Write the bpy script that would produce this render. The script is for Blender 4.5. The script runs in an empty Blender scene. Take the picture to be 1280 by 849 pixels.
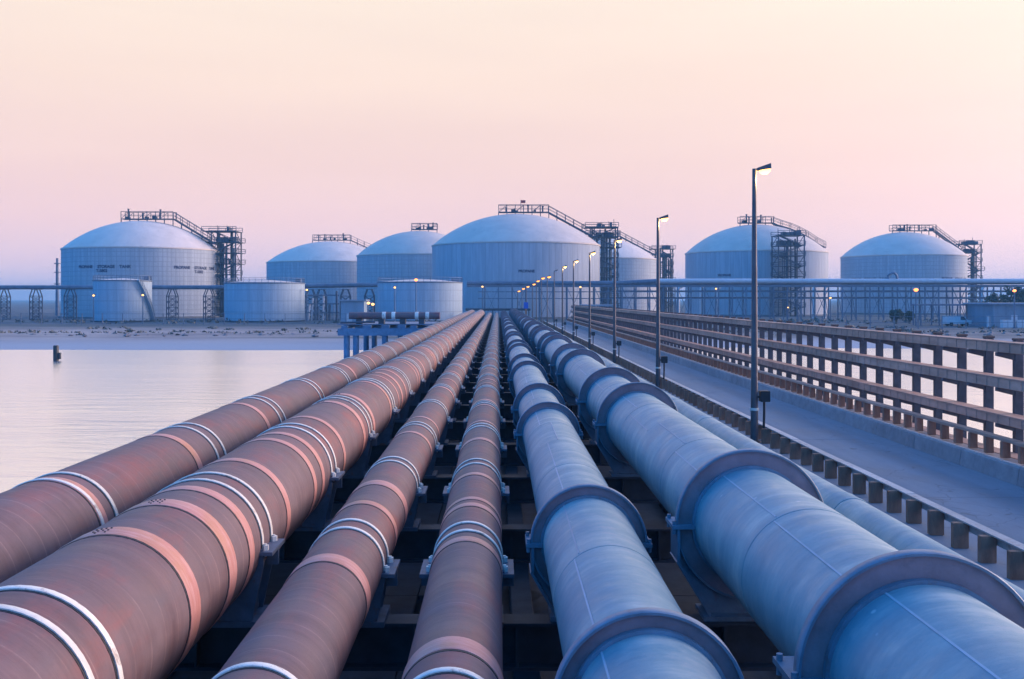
import bpy, math, random
from mathutils import Vector, Matrix
R = math.radians
rnd = random.Random(7)
sc = bpy.context.scene

# ---------------------------------------------------------------- camera
CAM_Z = 4.5
F = 1244.0                      # focal length in photo pixels (1280 wide)
VX, VY = 623.0, 374.0           # vanishing point of the pipes
cam_d = bpy.data.cameras.new('camera')
cam = bpy.data.objects.new('camera', cam_d)
sc.collection.objects.link(cam)
cam_d.sensor_width = 36.0
cam_d.lens = 36.0 * F / 1280.0
cam_d.shift_x = (640.0 - VX) / 1280.0
cam_d.shift_y = -(424.5 - VY) / 1280.0
cam_d.clip_start = 0.1
cam_d.clip_end = 9000.0
cam.location = (0, 0, CAM_Z)
cam.rotation_euler = (R(90), 0, 0)
sc.camera = cam

# ---------------------------------------------------------------- world: dusk sky
SUN_AZ = R(70)                  # to the right of the view direction (+Y)
SUN_EL = R(14.0)
world = bpy.data.worlds.new('World')
sc.world = world
world.use_nodes = True
wt = world.node_tree
for n in list(wt.nodes):
    wt.nodes.remove(n)


def wn(kind, **kw):
    n = wt.nodes.new(kind)
    for k, v in kw.items():
        setattr(n, k, v)
    return n


def wmath(op, a, b=None, clamp=False):
    n = wn('ShaderNodeMath', operation=op, use_clamp=clamp)
    for i, v in enumerate((a, b)):
        if v is None:
            continue
        if isinstance(v, (int, float)):
            n.inputs[i].default_value = v
        else:
            wt.links.new(v, n.inputs[i])
    return n.outputs[0]


def wramp(fac, stops, interp='EASE'):
    n = wn('ShaderNodeValToRGB')
    n.color_ramp.interpolation = interp
    el = n.color_ramp.elements
    while len(el) > 1:
        el.remove(el[-1])
    el[0].position = stops[0][0]
    el[0].color = (*stops[0][1], 1)
    for p, c in stops[1:]:
        e = el.new(p)
        e.color = (*c, 1)
    wt.links.new(fac, n.inputs[0])
    return n.outputs[0]


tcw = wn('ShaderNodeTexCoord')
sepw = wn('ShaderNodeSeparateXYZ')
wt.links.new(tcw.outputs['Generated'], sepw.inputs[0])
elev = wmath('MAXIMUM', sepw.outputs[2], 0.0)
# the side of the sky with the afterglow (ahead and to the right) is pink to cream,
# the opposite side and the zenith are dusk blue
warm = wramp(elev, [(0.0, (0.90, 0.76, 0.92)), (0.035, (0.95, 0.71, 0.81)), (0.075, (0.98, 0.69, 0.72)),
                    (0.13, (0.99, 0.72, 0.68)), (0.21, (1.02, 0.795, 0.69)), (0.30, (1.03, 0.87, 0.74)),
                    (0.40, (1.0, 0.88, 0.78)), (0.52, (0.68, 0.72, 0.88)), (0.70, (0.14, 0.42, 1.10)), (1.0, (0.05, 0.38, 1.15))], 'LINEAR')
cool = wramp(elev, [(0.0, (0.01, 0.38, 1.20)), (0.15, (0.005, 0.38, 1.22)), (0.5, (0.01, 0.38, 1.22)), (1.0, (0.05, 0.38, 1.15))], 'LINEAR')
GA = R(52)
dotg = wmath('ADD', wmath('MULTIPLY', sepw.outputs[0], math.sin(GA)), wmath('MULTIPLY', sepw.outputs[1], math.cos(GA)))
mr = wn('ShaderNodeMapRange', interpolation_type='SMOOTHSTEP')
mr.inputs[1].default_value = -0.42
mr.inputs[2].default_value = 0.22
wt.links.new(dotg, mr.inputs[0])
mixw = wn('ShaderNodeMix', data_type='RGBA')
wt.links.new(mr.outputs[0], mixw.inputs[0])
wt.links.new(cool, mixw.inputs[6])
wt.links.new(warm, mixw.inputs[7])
# physical twilight sky underneath
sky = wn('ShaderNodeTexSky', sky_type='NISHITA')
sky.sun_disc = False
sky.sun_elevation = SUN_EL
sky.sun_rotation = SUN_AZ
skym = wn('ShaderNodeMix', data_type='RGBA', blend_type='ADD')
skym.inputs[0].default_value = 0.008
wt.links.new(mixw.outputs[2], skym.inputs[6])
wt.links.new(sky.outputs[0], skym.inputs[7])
# broad afterglow round the veiled sun
dots = wmath('ADD', wmath('ADD', wmath('MULTIPLY', sepw.outputs[0], math.sin(SUN_AZ)), wmath('MULTIPLY', sepw.outputs[1], math.cos(SUN_AZ))), wmath('MULTIPLY', sepw.outputs[2], 0.12))
glowf = wmath('POWER', wmath('MAXIMUM', dots, 0.0), 5.0)
glowm = wn('ShaderNodeMix', data_type='RGBA', blend_type='ADD')
wt.links.new(glowf, glowm.inputs[0])
wt.links.new(skym.outputs[2], glowm.inputs[6])
glowm.inputs[7].default_value = (0.80, 0.54, 0.42, 1)
# faint uneven veils of haze in the sky
mpw = wn('ShaderNodeMapping')
mpw.inputs['Scale'].default_value = (1.6, 1.6, 14.0)
wt.links.new(tcw.outputs['Generated'], mpw.inputs[0])
nzw = wn('ShaderNodeTexNoise')
nzw.inputs['Scale'].default_value = 1.0
nzw.inputs['Detail'].default_value = 4.0
wt.links.new(mpw.outputs[0], nzw.inputs['Vector'])
veil = wramp(nzw.outputs[0], [(0.3, (0.965, 0.955, 0.965)), (0.7, (1.02, 1.02, 1.01))], 'LINEAR')
veilm = wn('ShaderNodeMix', data_type='RGBA', blend_type='MULTIPLY')
veilm.inputs[0].default_value = 1.0
wt.links.new(glowm.outputs[2], veilm.inputs[6])
wt.links.new(veil, veilm.inputs[7])
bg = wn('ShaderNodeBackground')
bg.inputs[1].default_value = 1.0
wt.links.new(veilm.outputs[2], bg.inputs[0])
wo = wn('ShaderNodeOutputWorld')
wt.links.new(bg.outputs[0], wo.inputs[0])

# ---------------------------------------------------------------- the low, veiled sun
sun_d = bpy.data.lights.new('sun', 'SUN')
sun_d.energy = 4.0
sun_d.angle = R(26)
sun_d.color = (1.0, 0.75, 0.68)
sun = bpy.data.objects.new('sun', sun_d)
sc.collection.objects.link(sun)
sv = Vector((math.sin(SUN_AZ) * math.cos(SUN_EL), math.cos(SUN_AZ) * math.cos(SUN_EL), math.sin(SUN_EL)))
sun.rotation_euler = sv.to_track_quat('Z', 'Y').to_euler()

vs = sc.view_settings
vs.view_transform = 'Standard'
vs.look = 'None'
vs.exposure = 0.0
vs.gamma = 1.0
sc.cycles.use_denoising = True
sc.cycles.max_bounces = 4
sc.cycles.adaptive_threshold = 0.02
sc.cycles.sample_clamp_indirect = 6.0

C = sc.collection


def at(x, y, d):
    """photo pixel and distance to a point of the place"""
    return Vector(((x - VX) / F * d, d, CAM_Z - (y - VY) / F * d))


def px(x, d):
    return (x - VX) / F * d


def pz(y, d):
    return CAM_Z - (y - VY) / F * d


# ================================================================ materials
MATS = {}


def nodes(name):
    m = bpy.data.materials.new(name)
    m.use_nodes = True
    MATS[name] = m
    nt = m.node_tree
    b = nt.nodes['Principled BSDF']
    return m, nt, b


def N(nt, kind, **kw):
    n = nt.nodes.new(kind)
    for k, v in kw.items():
        setattr(n, k, v)
    return n


def coords(nt, scale=(1, 1, 1), space='Object'):
    tc = N(nt, 'ShaderNodeTexCoord')
    mp = N(nt, 'ShaderNodeMapping')
    mp.inputs['Scale'].default_value = scale
    nt.links.new(tc.outputs[space], mp.inputs[0])
    return mp.outputs[0]


def world_coords(nt, scale=(1, 1, 1)):
    g = N(nt, 'ShaderNodeNewGeometry')
    mp = N(nt, 'ShaderNodeMapping')
    mp.inputs['Scale'].default_value = scale
    nt.links.new(g.outputs['Position'], mp.inputs[0])
    return mp.outputs[0]


def noise(nt, vec, scale=5.0, detail=4.0, rough=0.6):
    n = N(nt, 'ShaderNodeTexNoise')
    n.inputs['Scale'].default_value = scale
    n.inputs['Detail'].default_value = detail
    n.inputs['Roughness'].default_value = rough
    nt.links.new(vec, n.inputs['Vector'])
    return n.outputs[0]


def ramp(nt, fac, stops):
    n = N(nt, 'ShaderNodeValToRGB')
    el = n.color_ramp.elements
    while len(el) > 1:
        el.remove(el[-1])
    el[0].position = stops[0][0]
    el[0].color = (*stops[0][1], 1) if not isinstance(stops[0][1], float) else (stops[0][1],) * 3 + (1,)
    for p, c in stops[1:]:
        e = el.new(p)
        e.color = (*c, 1) if not isinstance(c, float) else (c, c, c, 1)
    nt.links.new(fac, n.inputs[0])
    return n.outputs[0]


def mix(nt, fac, a, b, mode='MIX'):
    n = N(nt, 'ShaderNodeMix', data_type='RGBA', blend_type=mode)
    for i, v in ((0, fac), (6, a), (7, b)):
        if isinstance(v, (int, float)):
            n.inputs[i].default_value = v
        elif isinstance(v, tuple):
            n.inputs[i].default_value = (*v, 1)
        else:
            nt.links.new(v, n.inputs[i])
    return n.outputs[2]


def bump(nt, b, h, strength=0.3, dist=0.02):
    n = N(nt, 'ShaderNodeBump')
    n.inputs['Strength'].default_value = strength
    n.inputs['Distance'].default_value = dist
    nt.links.new(h, n.inputs['Height'])
    nt.links.new(n.outputs[0], b.inputs['Normal'])


def simple(name, col, var=0.25, scale=3.0, rough=0.6, metal=0.0, stretch=(1, 1, 1), bmp=0.15, space='world', rust=0.0):
    m, nt, b = nodes(name)
    v = world_coords(nt, stretch) if space == 'world' else coords(nt, stretch)
    n1 = noise(nt, v, scale, 6, 0.65)
    lo = tuple(c * (1 - var) for c in col)
    hi = tuple(min(1, c * (1 + var)) for c in col)
    c = ramp(nt, n1, [(0.3, lo), (0.7, hi)])
    oi = N(nt, 'ShaderNodeObjectInfo')
    c = mix(nt, 1.0, c, ramp(nt, oi.outputs['Random'], [(0.0, 0.80), (1.0, 1.0)]), 'MULTIPLY')
    grime = noise(nt, world_coords(nt), scale * 2.3, 5, 0.7)
    c = mix(nt, ramp(nt, grime, [(0.56, 0.0), (0.75, 0.45)]), c, tuple(q * 0.5 for q in col))
    if rust:
        rs = noise(nt, world_coords(nt, (1, 1, 0.6)), 7.0, 5, 0.7)
        c = mix(nt, ramp(nt, rs, [(0.56, 0.0), (0.66, rust)]), c, (0.20, 0.075, 0.035))
    nt.links.new(c, b.inputs['Base Color'])
    b.inputs['Roughness'].default_value = rough
    b.inputs['Metallic'].default_value = metal
    if bmp:
        bump(nt, b, noise(nt, v, scale * 6, 4), bmp, 0.01)
    return m


def pipe_rust():
    m, nt, b = nodes('weathered_red_oxide')
    w = world_coords(nt)
    oi = N(nt, 'ShaderNodeObjectInfo')
    off = N(nt, 'ShaderNodeVectorMath', operation='ADD')
    nt.links.new(oi.outputs['Location'], off.inputs[0])
    nt.links.new(w, off.inputs[1])

    def sc_(v):
        mp = N(nt, 'ShaderNodeMapping')
        mp.inputs['Scale'].default_value = v
        nt.links.new(off.outputs[0], mp.inputs[0])
        return mp.outputs[0]
    rings = noise(nt, sc_((0.6, 11, 0.6)), 1.0, 4, 0.75)
    rings2 = noise(nt, sc_((0.3, 2.2, 0.3)), 1.0, 3, 0.6)
    patch = noise(nt, sc_((1.5, 0.55, 1.5)), 0.9, 5, 0.65)
    dust = noise(nt, sc_((1.1, 1.4, 1.1)), 1.1, 6, 0.72)
    fine = noise(nt, w, 34, 5, 0.75)
    c = ramp(nt, rings, [(0.30, (0.115, 0.07, 0.083)), (0.70, (0.20, 0.118, 0.128))])
    c = mix(nt, ramp(nt, rings2, [(0.40, 0.0), (0.62, 0.6)]), c, (0.18, 0.122, 0.135))
    c = mix(nt, ramp(nt, patch, [(0.50, 0.0), (0.66, 0.75)]), c, (0.29, 0.09, 0.085))
    c = mix(nt, ramp(nt, patch, [(0.30, 0.75), (0.46, 0.0)]), c, (0.125, 0.10, 0.125))
    c = mix(nt, ramp(nt, dust, [(0.48, 0.0), (0.70, 0.55)]), c, (0.25, 0.18, 0.195))
    c = mix(nt, ramp(nt, fine, [(0.56, 0.0), (0.80, 0.5)]), c, (0.10, 0.06, 0.06))
    wv = N(nt, 'ShaderNodeTexWave', wave_type='BANDS', bands_direction='Y', wave_profile='SAW')
    wv.inputs['Scale'].default_value = 1.1
    wv.inputs['Distortion'].default_value = 2.5
    wv.inputs['Detail'].default_value = 2
    wv.inputs['Detail Scale'].default_value = 0.5
    nt.links.new(off.outputs[0], wv.inputs['Vector'])
    ln = mix(nt, 1.0, ramp(nt, wv.outputs[1], [(0.0, 0.0), (0.92, 0.0), (0.98, 0.30)]), ramp(nt, dust, [(0.40, 0.0), (0.60, 1.0)]), 'MULTIPLY')
    c = mix(nt, ln, c, (0.50, 0.33, 0.31))
    nt.links.new(c, b.inputs['Base Color'])
    nt.links.new(ramp(nt, dust, [(0.3, 0.46), (0.7, 0.72)]), b.inputs['Roughness'])
    bump(nt, b, mix(nt, 0.3, rings, fine), 0.16, 0.02)
    return m


def pipe_band():
    m, nt, b = nodes('pale_primer_strap')
    v = world_coords(nt)
    streak = noise(nt, world_coords(nt, (1.5, 12, 1.5)), 2.0, 4, 0.7)
    c = ramp(nt, streak, [(0.3, (0.54, 0.22, 0.19)), (0.55, (0.62, 0.30, 0.27)), (0.75, (0.68, 0.42, 0.40))])
    c = mix(nt, ramp(nt, noise(nt, v, 1.7, 4), [(0.5, 0.0), (0.7, 0.7)]), c, (0.50, 0.22, 0.10))
    nt.links.new(c, b.inputs['Base Color'])
    b.inputs['Roughness'].default_value = 0.5
    bump(nt, b, streak, 0.2, 0.01)
    return m


def clad():
    m, nt, b = nodes('blue_grey_cladding')
    v = world_coords(nt)
    big = noise(nt, world_coords(nt, (1.6, 0.5, 1.6)), 1.0, 4, 0.6)
    arcs = noise(nt, world_coords(nt, (0.8, 3.0, 0.8)), 1.0, 5, 0.7)
    fine = noise(nt, v, 28, 5, 0.75)
    mott = noise(nt, world_coords(nt, (2.2, 3.0, 2.2)), 1.6, 6, 0.72)
    c = ramp(nt, arcs, [(0.30, (0.13, 0.275, 0.345)), (0.5, (0.235, 0.375, 0.425)), (0.68, (0.44, 0.53, 0.53))])
    c = mix(nt, ramp(nt, big, [(0.36, 0.6), (0.58, 0.0)]), c, (0.11, 0.26, 0.34))
    c = mix(nt, ramp(nt, mott, [(0.52, 0.0), (0.70, 0.6)]), c, (0.40, 0.44, 0.46))
    c = mix(nt, ramp(nt, fine, [(0.56, 0.0), (0.80, 0.45)]), c, (0.15, 0.19, 0.23))
    rust = noise(nt, world_coords(nt, (1.1, 5.5, 1.1)), 1.3, 5, 0.75)
    c = mix(nt, ramp(nt, rust, [(0.66, 0.0), (0.76, 0.40)]), c, (0.26, 0.17, 0.13))
    drop = N(nt, 'ShaderNodeTexVoronoi')
    drop.inputs['Scale'].default_value = 2.6
    nt.links.new(v, drop.inputs['Vector'])
    c = mix(nt, ramp(nt, drop.outputs['Distance'], [(0.035, 0.65), (0.06, 0.0)]), c, (0.62, 0.64, 0.64))
    nt.links.new(c, b.inputs['Base Color'])
    nt.links.new(ramp(nt, mott, [(0.3, 0.36), (0.7, 0.62)]), b.inputs['Roughness'])
    bump(nt, b, mix(nt, 0.35, arcs, fine), 0.16, 0.025)
    return m


def tank_wall(name, c0, c1, course, panel):
    m, nt, b = nodes(name)
    g = N(nt, 'ShaderNodeTexCoord')
    sp = N(nt, 'ShaderNodeSeparateXYZ')
    nt.links.new(g.outputs['Object'], sp.inputs[0])
    a = N(nt, 'ShaderNodeMath', operation='ARCTAN2')
    nt.links.new(sp.outputs[0], a.inputs[0])
    nt.links.new(sp.outputs[1], a.inputs[1])
    cv = N(nt, 'ShaderNodeCombineXYZ')
    k = N(nt, 'ShaderNodeMath', operation='MULTIPLY')
    k.inputs[1].default_value = 22.0
    nt.links.new(a.outputs[0], k.inputs[0])
    nt.links.new(k.outputs[0], cv.inputs[0])
    nt.links.new(sp.outputs[2], cv.inputs[1])
    br = N(nt, 'ShaderNodeTexBrick')
    br.offset = 0.0
    br.inputs['Scale'].default_value = 1.0
    br.inputs['Brick Width'].default_value = panel
    br.inputs['Row Height'].default_value = course
    br.inputs['Mortar Size'].default_value = 0.09
    br.inputs['Mortar Smooth'].default_value = 0.3
    br.inputs['Color1'].default_value = (*c0, 1)
    br.inputs['Color2'].default_value = (*c1, 1)
    br.inputs['Mortar'].default_value = (c0[0] * .72, c0[1] * .72, c0[2] * .74, 1)
    nt.links.new(cv.outputs[0], br.inputs['Vector'])
    mp = N(nt, 'ShaderNodeMapping')
    mp.inputs['Scale'].default_value = (0.8, 0.07, 1)
    nt.links.new(cv.outputs[0], mp.inputs[0])
    st = noise(nt, mp.outputs[0], 1.2, 5, 0.65)
    c = mix(nt, ramp(nt, st, [(0.40, 0.50), (0.66, 0.0)]), br.outputs[0], (c0[0] * .6, c0[1] * .62, c0[2] * .66))
    nt.links.new(c, b.inputs['Base Color'])
    b.inputs['Roughness'].default_value = 0.75
    return m


def water():
    m, nt, b = nodes('calm_water')
    v1 = noise(nt, world_coords(nt, (0.30, 1.1, 1)), 0.9, 4, 0.6)
    v2 = noise(nt, world_coords(nt, (0.012, 0.06, 1)), 1.0, 3, 0.5)
    h = mix(nt, 1.0, v1, ramp(nt, v2, [(0.42, 0.05), (0.62, 1.0)]), 'MULTIPLY')
    bump(nt, b, h, 0.35, 0.30)
    b.inputs['Base Color'].default_value = (0.06, 0.09, 0.12, 1)
    nt.links.new(ramp(nt, v2, [(0.4, 0.03), (0.65, 0.10)]), b.inputs['Roughness'])
    b.inputs['IOR'].default_value = 1.33
    gl = N(nt, 'ShaderNodeBsdfGlossy')
    gl.inputs['Color'].default_value = (0.97, 0.97, 0.97, 1)
    gl.inputs['Roughness'].default_value = 0.25
    gl.distribution = 'MULTI_GGX'
    lw = N(nt, 'ShaderNodeLayerWeight')
    lw.inputs[0].default_value = 0.82
    nt.links.new(b.inputs['Normal'].links[0].from_socket, gl.inputs['Normal'])
    ms = N(nt, 'ShaderNodeMixShader')
    nt.links.new(lw.outputs['Facing'], ms.inputs[0])
    nt.links.new(b.outputs[0], ms.inputs[1])
    nt.links.new(gl.outputs[0], ms.inputs[2])
    nt.links.new(ms.outputs[0], nt.nodes['Material Output'].inputs[0])
    return m


def road_mat():
    m, nt, b = nodes('worn_road_concrete')
    v = world_coords(nt)
    g = N(nt, 'ShaderNodeNewGeometry')
    sp = N(nt, 'ShaderNodeSeparateXYZ')
    nt.links.new(g.outputs['Position'], sp.inputs[0])
    lng = noise(nt, world_coords(nt, (1.6, 0.10, 1)), 1.0, 5, 0.6)
    blot = noise(nt, v, 0.55, 6, 0.65)
    fine = noise(nt, v, 18, 4, 0.7)
    oil = noise(nt, world_coords(nt, (1.2, 0.8, 1)), 1.6, 4, 0.6)
    c = ramp(nt, lng, [(0.3, (0.17, 0.215, 0.26)), (0.7, (0.23, 0.28, 0.345))])
    c = mix(nt, ramp(nt, blot, [(0.50, 0.0), (0.66, 0.6)]), c, (0.14, 0.175, 0.22))
    # wheel tracks, polished darker by traffic
    for x0 in (9.55, 11.25):
        d_ = N(nt, 'ShaderNodeMath', operation='SUBTRACT')
        nt.links.new(sp.outputs[0], d_.inputs[0])
        d_.inputs[1].default_value = x0
        a_ = N(nt, 'ShaderNodeMath', operation='ABSOLUTE')
        nt.links.new(d_.outputs[0], a_.inputs[0])
        tr = mix(nt, 1.0, ramp(nt, a_.outputs[0], [(0.10, 0.5), (0.45, 0.0)]), ramp(nt, lng, [(0.35, 0.3), (0.65, 1.0)]), 'MULTIPLY')
        c = mix(nt, tr, c, (0.12, 0.14, 0.17))
    c = mix(nt, ramp(nt, oil, [(0.66, 0.0), (0.72, 0.7)]), c, (0.08, 0.09, 0.11))
    cr = N(nt, 'ShaderNodeTexVoronoi', feature='DISTANCE_TO_EDGE')
    cr.inputs['Scale'].default_value = 0.35
    wob = N(nt, 'ShaderNodeVectorMath', operation='ADD')
    nz = N(nt, 'ShaderNodeTexNoise')
    nz.inputs['Scale'].default_value = 1.5
    nt.links.new(v, nz.inputs['Vector'])
    nt.links.new(v, wob.inputs[0])
    nt.links.new(nz.outputs['Color'], wob.inputs[1])
    nt.links.new(wob.outputs[0], cr.inputs['Vector'])
    c = mix(nt, ramp(nt, cr.outputs['Distance'], [(0.0, 0.6), (0.008, 0.0)]), c, (0.07, 0.08, 0.10))
    c = mix(nt, ramp(nt, fine, [(0.5, 0.0), (0.8, 0.35)]), c, (0.34, 0.35, 0.37))
    nt.links.new(c, b.inputs['Base Color'])
    nt.links.new(ramp(nt, blot, [(0.35, 0.75), (0.7, 0.55)]), b.inputs['Roughness'])
    bump(nt, b, fine, 0.2, 0.01)
    return m


def ground_mat():
    m, nt, b = nodes('sand_and_scrub_ground')
    g = N(nt, 'ShaderNodeNewGeometry')
    sp = N(nt, 'ShaderNodeSeparateXYZ')
    nt.links.new(g.outputs['Position'], sp.inputs[0])
    n1 = noise(nt, world_coords(nt, (0.05, 0.12, 1)), 1.0, 6, 0.65)
    n2 = noise(nt, world_coords(nt, (0.012, 0.07, 1)), 1.0, 5, 0.6)
    c = ramp(nt, n1, [(0.3, (0.30, 0.25, 0.25)), (0.55, (0.42, 0.36, 0.34)), (0.75, (0.50, 0.45, 0.43))])
    c = mix(nt, ramp(nt, n2, [(0.48, 0.0), (0.62, 0.8)]), c, (0.13, 0.14, 0.13))
    veg = N(nt, 'ShaderNodeMapRange')
    veg.inputs[1].default_value = 150.0
    veg.inputs[2].default_value = 185.0
    nt.links.new(sp.outputs[1], veg.inputs[0])
    vx = N(nt, 'ShaderNodeMapRange')
    vx.inputs[1].default_value = 12.0
    vx.inputs[2].default_value = 30.0
    nt.links.new(sp.outputs[0], vx.inputs[0])
    vy = N(nt, 'ShaderNodeMapRange')
    vy.inputs[1].default_value = 124.0
    vy.inputs[2].default_value = 146.0
    nt.links.new(sp.outputs[1], vy.inputs[0])
    vr = mix(nt, 1.0, vx.outputs[0], vy.outputs[0], 'MULTIPLY')
    c = mix(nt, mix(nt, 1.0, vr, ramp(nt, n1, [(0.35, 0.9), (0.75, 0.55)]), 'MULTIPLY'), c, (0.075, 0.115, 0.14))
    vf = mix(nt, 1.0, veg.outputs[0], ramp(nt, n1, [(0.35, 1.0), (0.75, 0.5)]), 'MULTIPLY')
    c = mix(nt, vf, c, (0.07, 0.105, 0.125))
    wet = N(nt, 'ShaderNodeMapRange')
    wet.inputs[1].default_value = -0.55
    wet.inputs[2].default_value = -1.0
    nt.links.new(sp.outputs[2], wet.inputs[0])
    c = mix(nt, wet.outputs[0], c, (0.40, 0.42, 0.46))
    nt.links.new(c, b.inputs['Base Color'])
    b.inputs['Roughness'].default_value = 0.8
    b.inputs['Specular IOR Level'].default_value = 0.08
    bump(nt, b, n1, 0.3, 0.3)
    return m


def leaf_mat(name, col):
    m, nt, b = nodes(name)
    n1 = noise(nt, world_coords(nt), 1.2, 3)
    c = ramp(nt, n1, [(0.3, tuple(x * .55 for x in col)), (0.7, tuple(x * 1.35 for x in col))])
    nt.links.new(c, b.inputs['Base Color'])
    b.inputs['Roughness'].default_value = 0.7
    return m


def glow(name, col, strength):
    m, nt, b = nodes(name)
    b.inputs['Base Color'].default_value = (*col, 1)
    b.inputs['Emission Color'].default_value = (*col, 1)
    b.inputs['Emission Strength'].default_value = strength
    m.cycles.emission_sampling = 'NONE'
    return m


pipe_rust(); pipe_band(); clad(); water(); road_mat(); ground_mat()
tank_wall('tank_concrete', (0.50, 0.55, 0.60), (0.53, 0.58, 0.62), 1.25, 1.2)
tank_wall('tank_concrete_ribbed', (0.48, 0.53, 0.59), (0.54, 0.58, 0.63), 60.0, 1.7)
tank_wall('tank_paint', (0.44, 0.56, 0.66), (0.47, 0.59, 0.68), 2.4, 6.0)
simple('tank_dome_paint', (0.84, 0.71, 0.62), 0.10, 0.25, 0.7, 0, (1, 1, 1), 0.0)
simple('galvanised_white', (0.95, 0.88, 0.80), 0.10, 9, 0.42, 0.0, rust=0.55)
simple('ring_web_paint', (0.30, 0.22, 0.25), 0.25, 3, 0.6)
simple('ring_paint', (0.18, 0.25, 0.33), 0.22, 4, 0.5, rust=0.35)
simple('dark_steel', (0.045, 0.055, 0.075), 0.4, 3, 0.6)
simple('saddle_paint', (0.13, 0.15, 0.20), 0.3, 4, 0.55, rust=0.7)
simple('jetty_paint', (0.13, 0.22, 0.34), 0.25, 2, 0.6)
simple('lattice_steel', (0.07, 0.085, 0.12), 0.25, 1, 0.6, bmp=0)
simple('pale_pipework', (0.50, 0.55, 0.62), 0.2, 0.8, 0.5, bmp=0)
simple('rack_steel', (0.15, 0.20, 0.28), 0.3, 0.8, 0.6, bmp=0)
simple('brown_timber', (0.36, 0.19, 0.13), 0.35, 5, 0.75, 0, (1, 1, 0.3), 0.3)
simple('tray_cover', (0.50, 0.31, 0.245), 0.3, 2.2, 0.6, 0.0, (1, 0.25, 1), 0.2)
simple('tray_post_steel', (0.075, 0.08, 0.10), 0.35, 3, 0.6)
simple('rail_steel', (0.62, 0.58, 0.57), 0.2, 3, 0.5, 0.1, (1, 0.3, 1), rust=0.5)
simple('kerb_concrete', (0.30, 0.31, 0.34), 0.22, 2.0, 0.8)
simple('deck_concrete', (0.20, 0.21, 0.23), 0.25, 1.0, 0.8)
simple('lamp_pole_paint', (0.12, 0.11, 0.125), 0.2, 3, 0.5, 0.2)
simple('black_steel', (0.02, 0.025, 0.035), 0.3, 4, 0.5)
simple('lettering_paint', (0.035, 0.05, 0.12), 0.1, 1, 0.6, bmp=0)
simple('shed_cladding', (0.26, 0.36, 0.46), 0.15, 0.8, 0.6, 0, (1, 1, .1), 0)
simple('shed_roof', (0.36, 0.42, 0.50), 0.15, 1, 0.5, bmp=0)
simple('white_paint', (0.72, 0.74, 0.78), 0.1, 1, 0.5, bmp=0)
simple('sign_blue', (0.02, 0.12, 0.55), 0.1, 2, 0.5, bmp=0)
simple('flag_red', (0.6, 0.06, 0.05), 0.1, 2, 0.7, bmp=0)
simple('rock', (0.27, 0.24, 0.25), 0.4, 1.5, 0.9)
simple('bark', (0.10, 0.08, 0.07), 0.3, 4, 0.9, 0, (1, 1, .2))
leaf_mat('scrub_leaves', (0.13, 0.14, 0.13))
leaf_mat('tree_leaves', (0.05, 0.085, 0.06))
glow('sodium_lamp', (1.0, 0.56, 0.11), 6.5)
glow('sodium_lamp_far', (1.0, 0.36, 0.05), 3.4)
simple('cap_brown', (0.13, 0.085, 0.075), 0.3, 4, 0.7)
glow('small_lamp', (1.0, 0.50, 0.14), 3.2)
glow('red_lamp', (1.0, 0.25, 0.06), 4.0)


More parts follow.
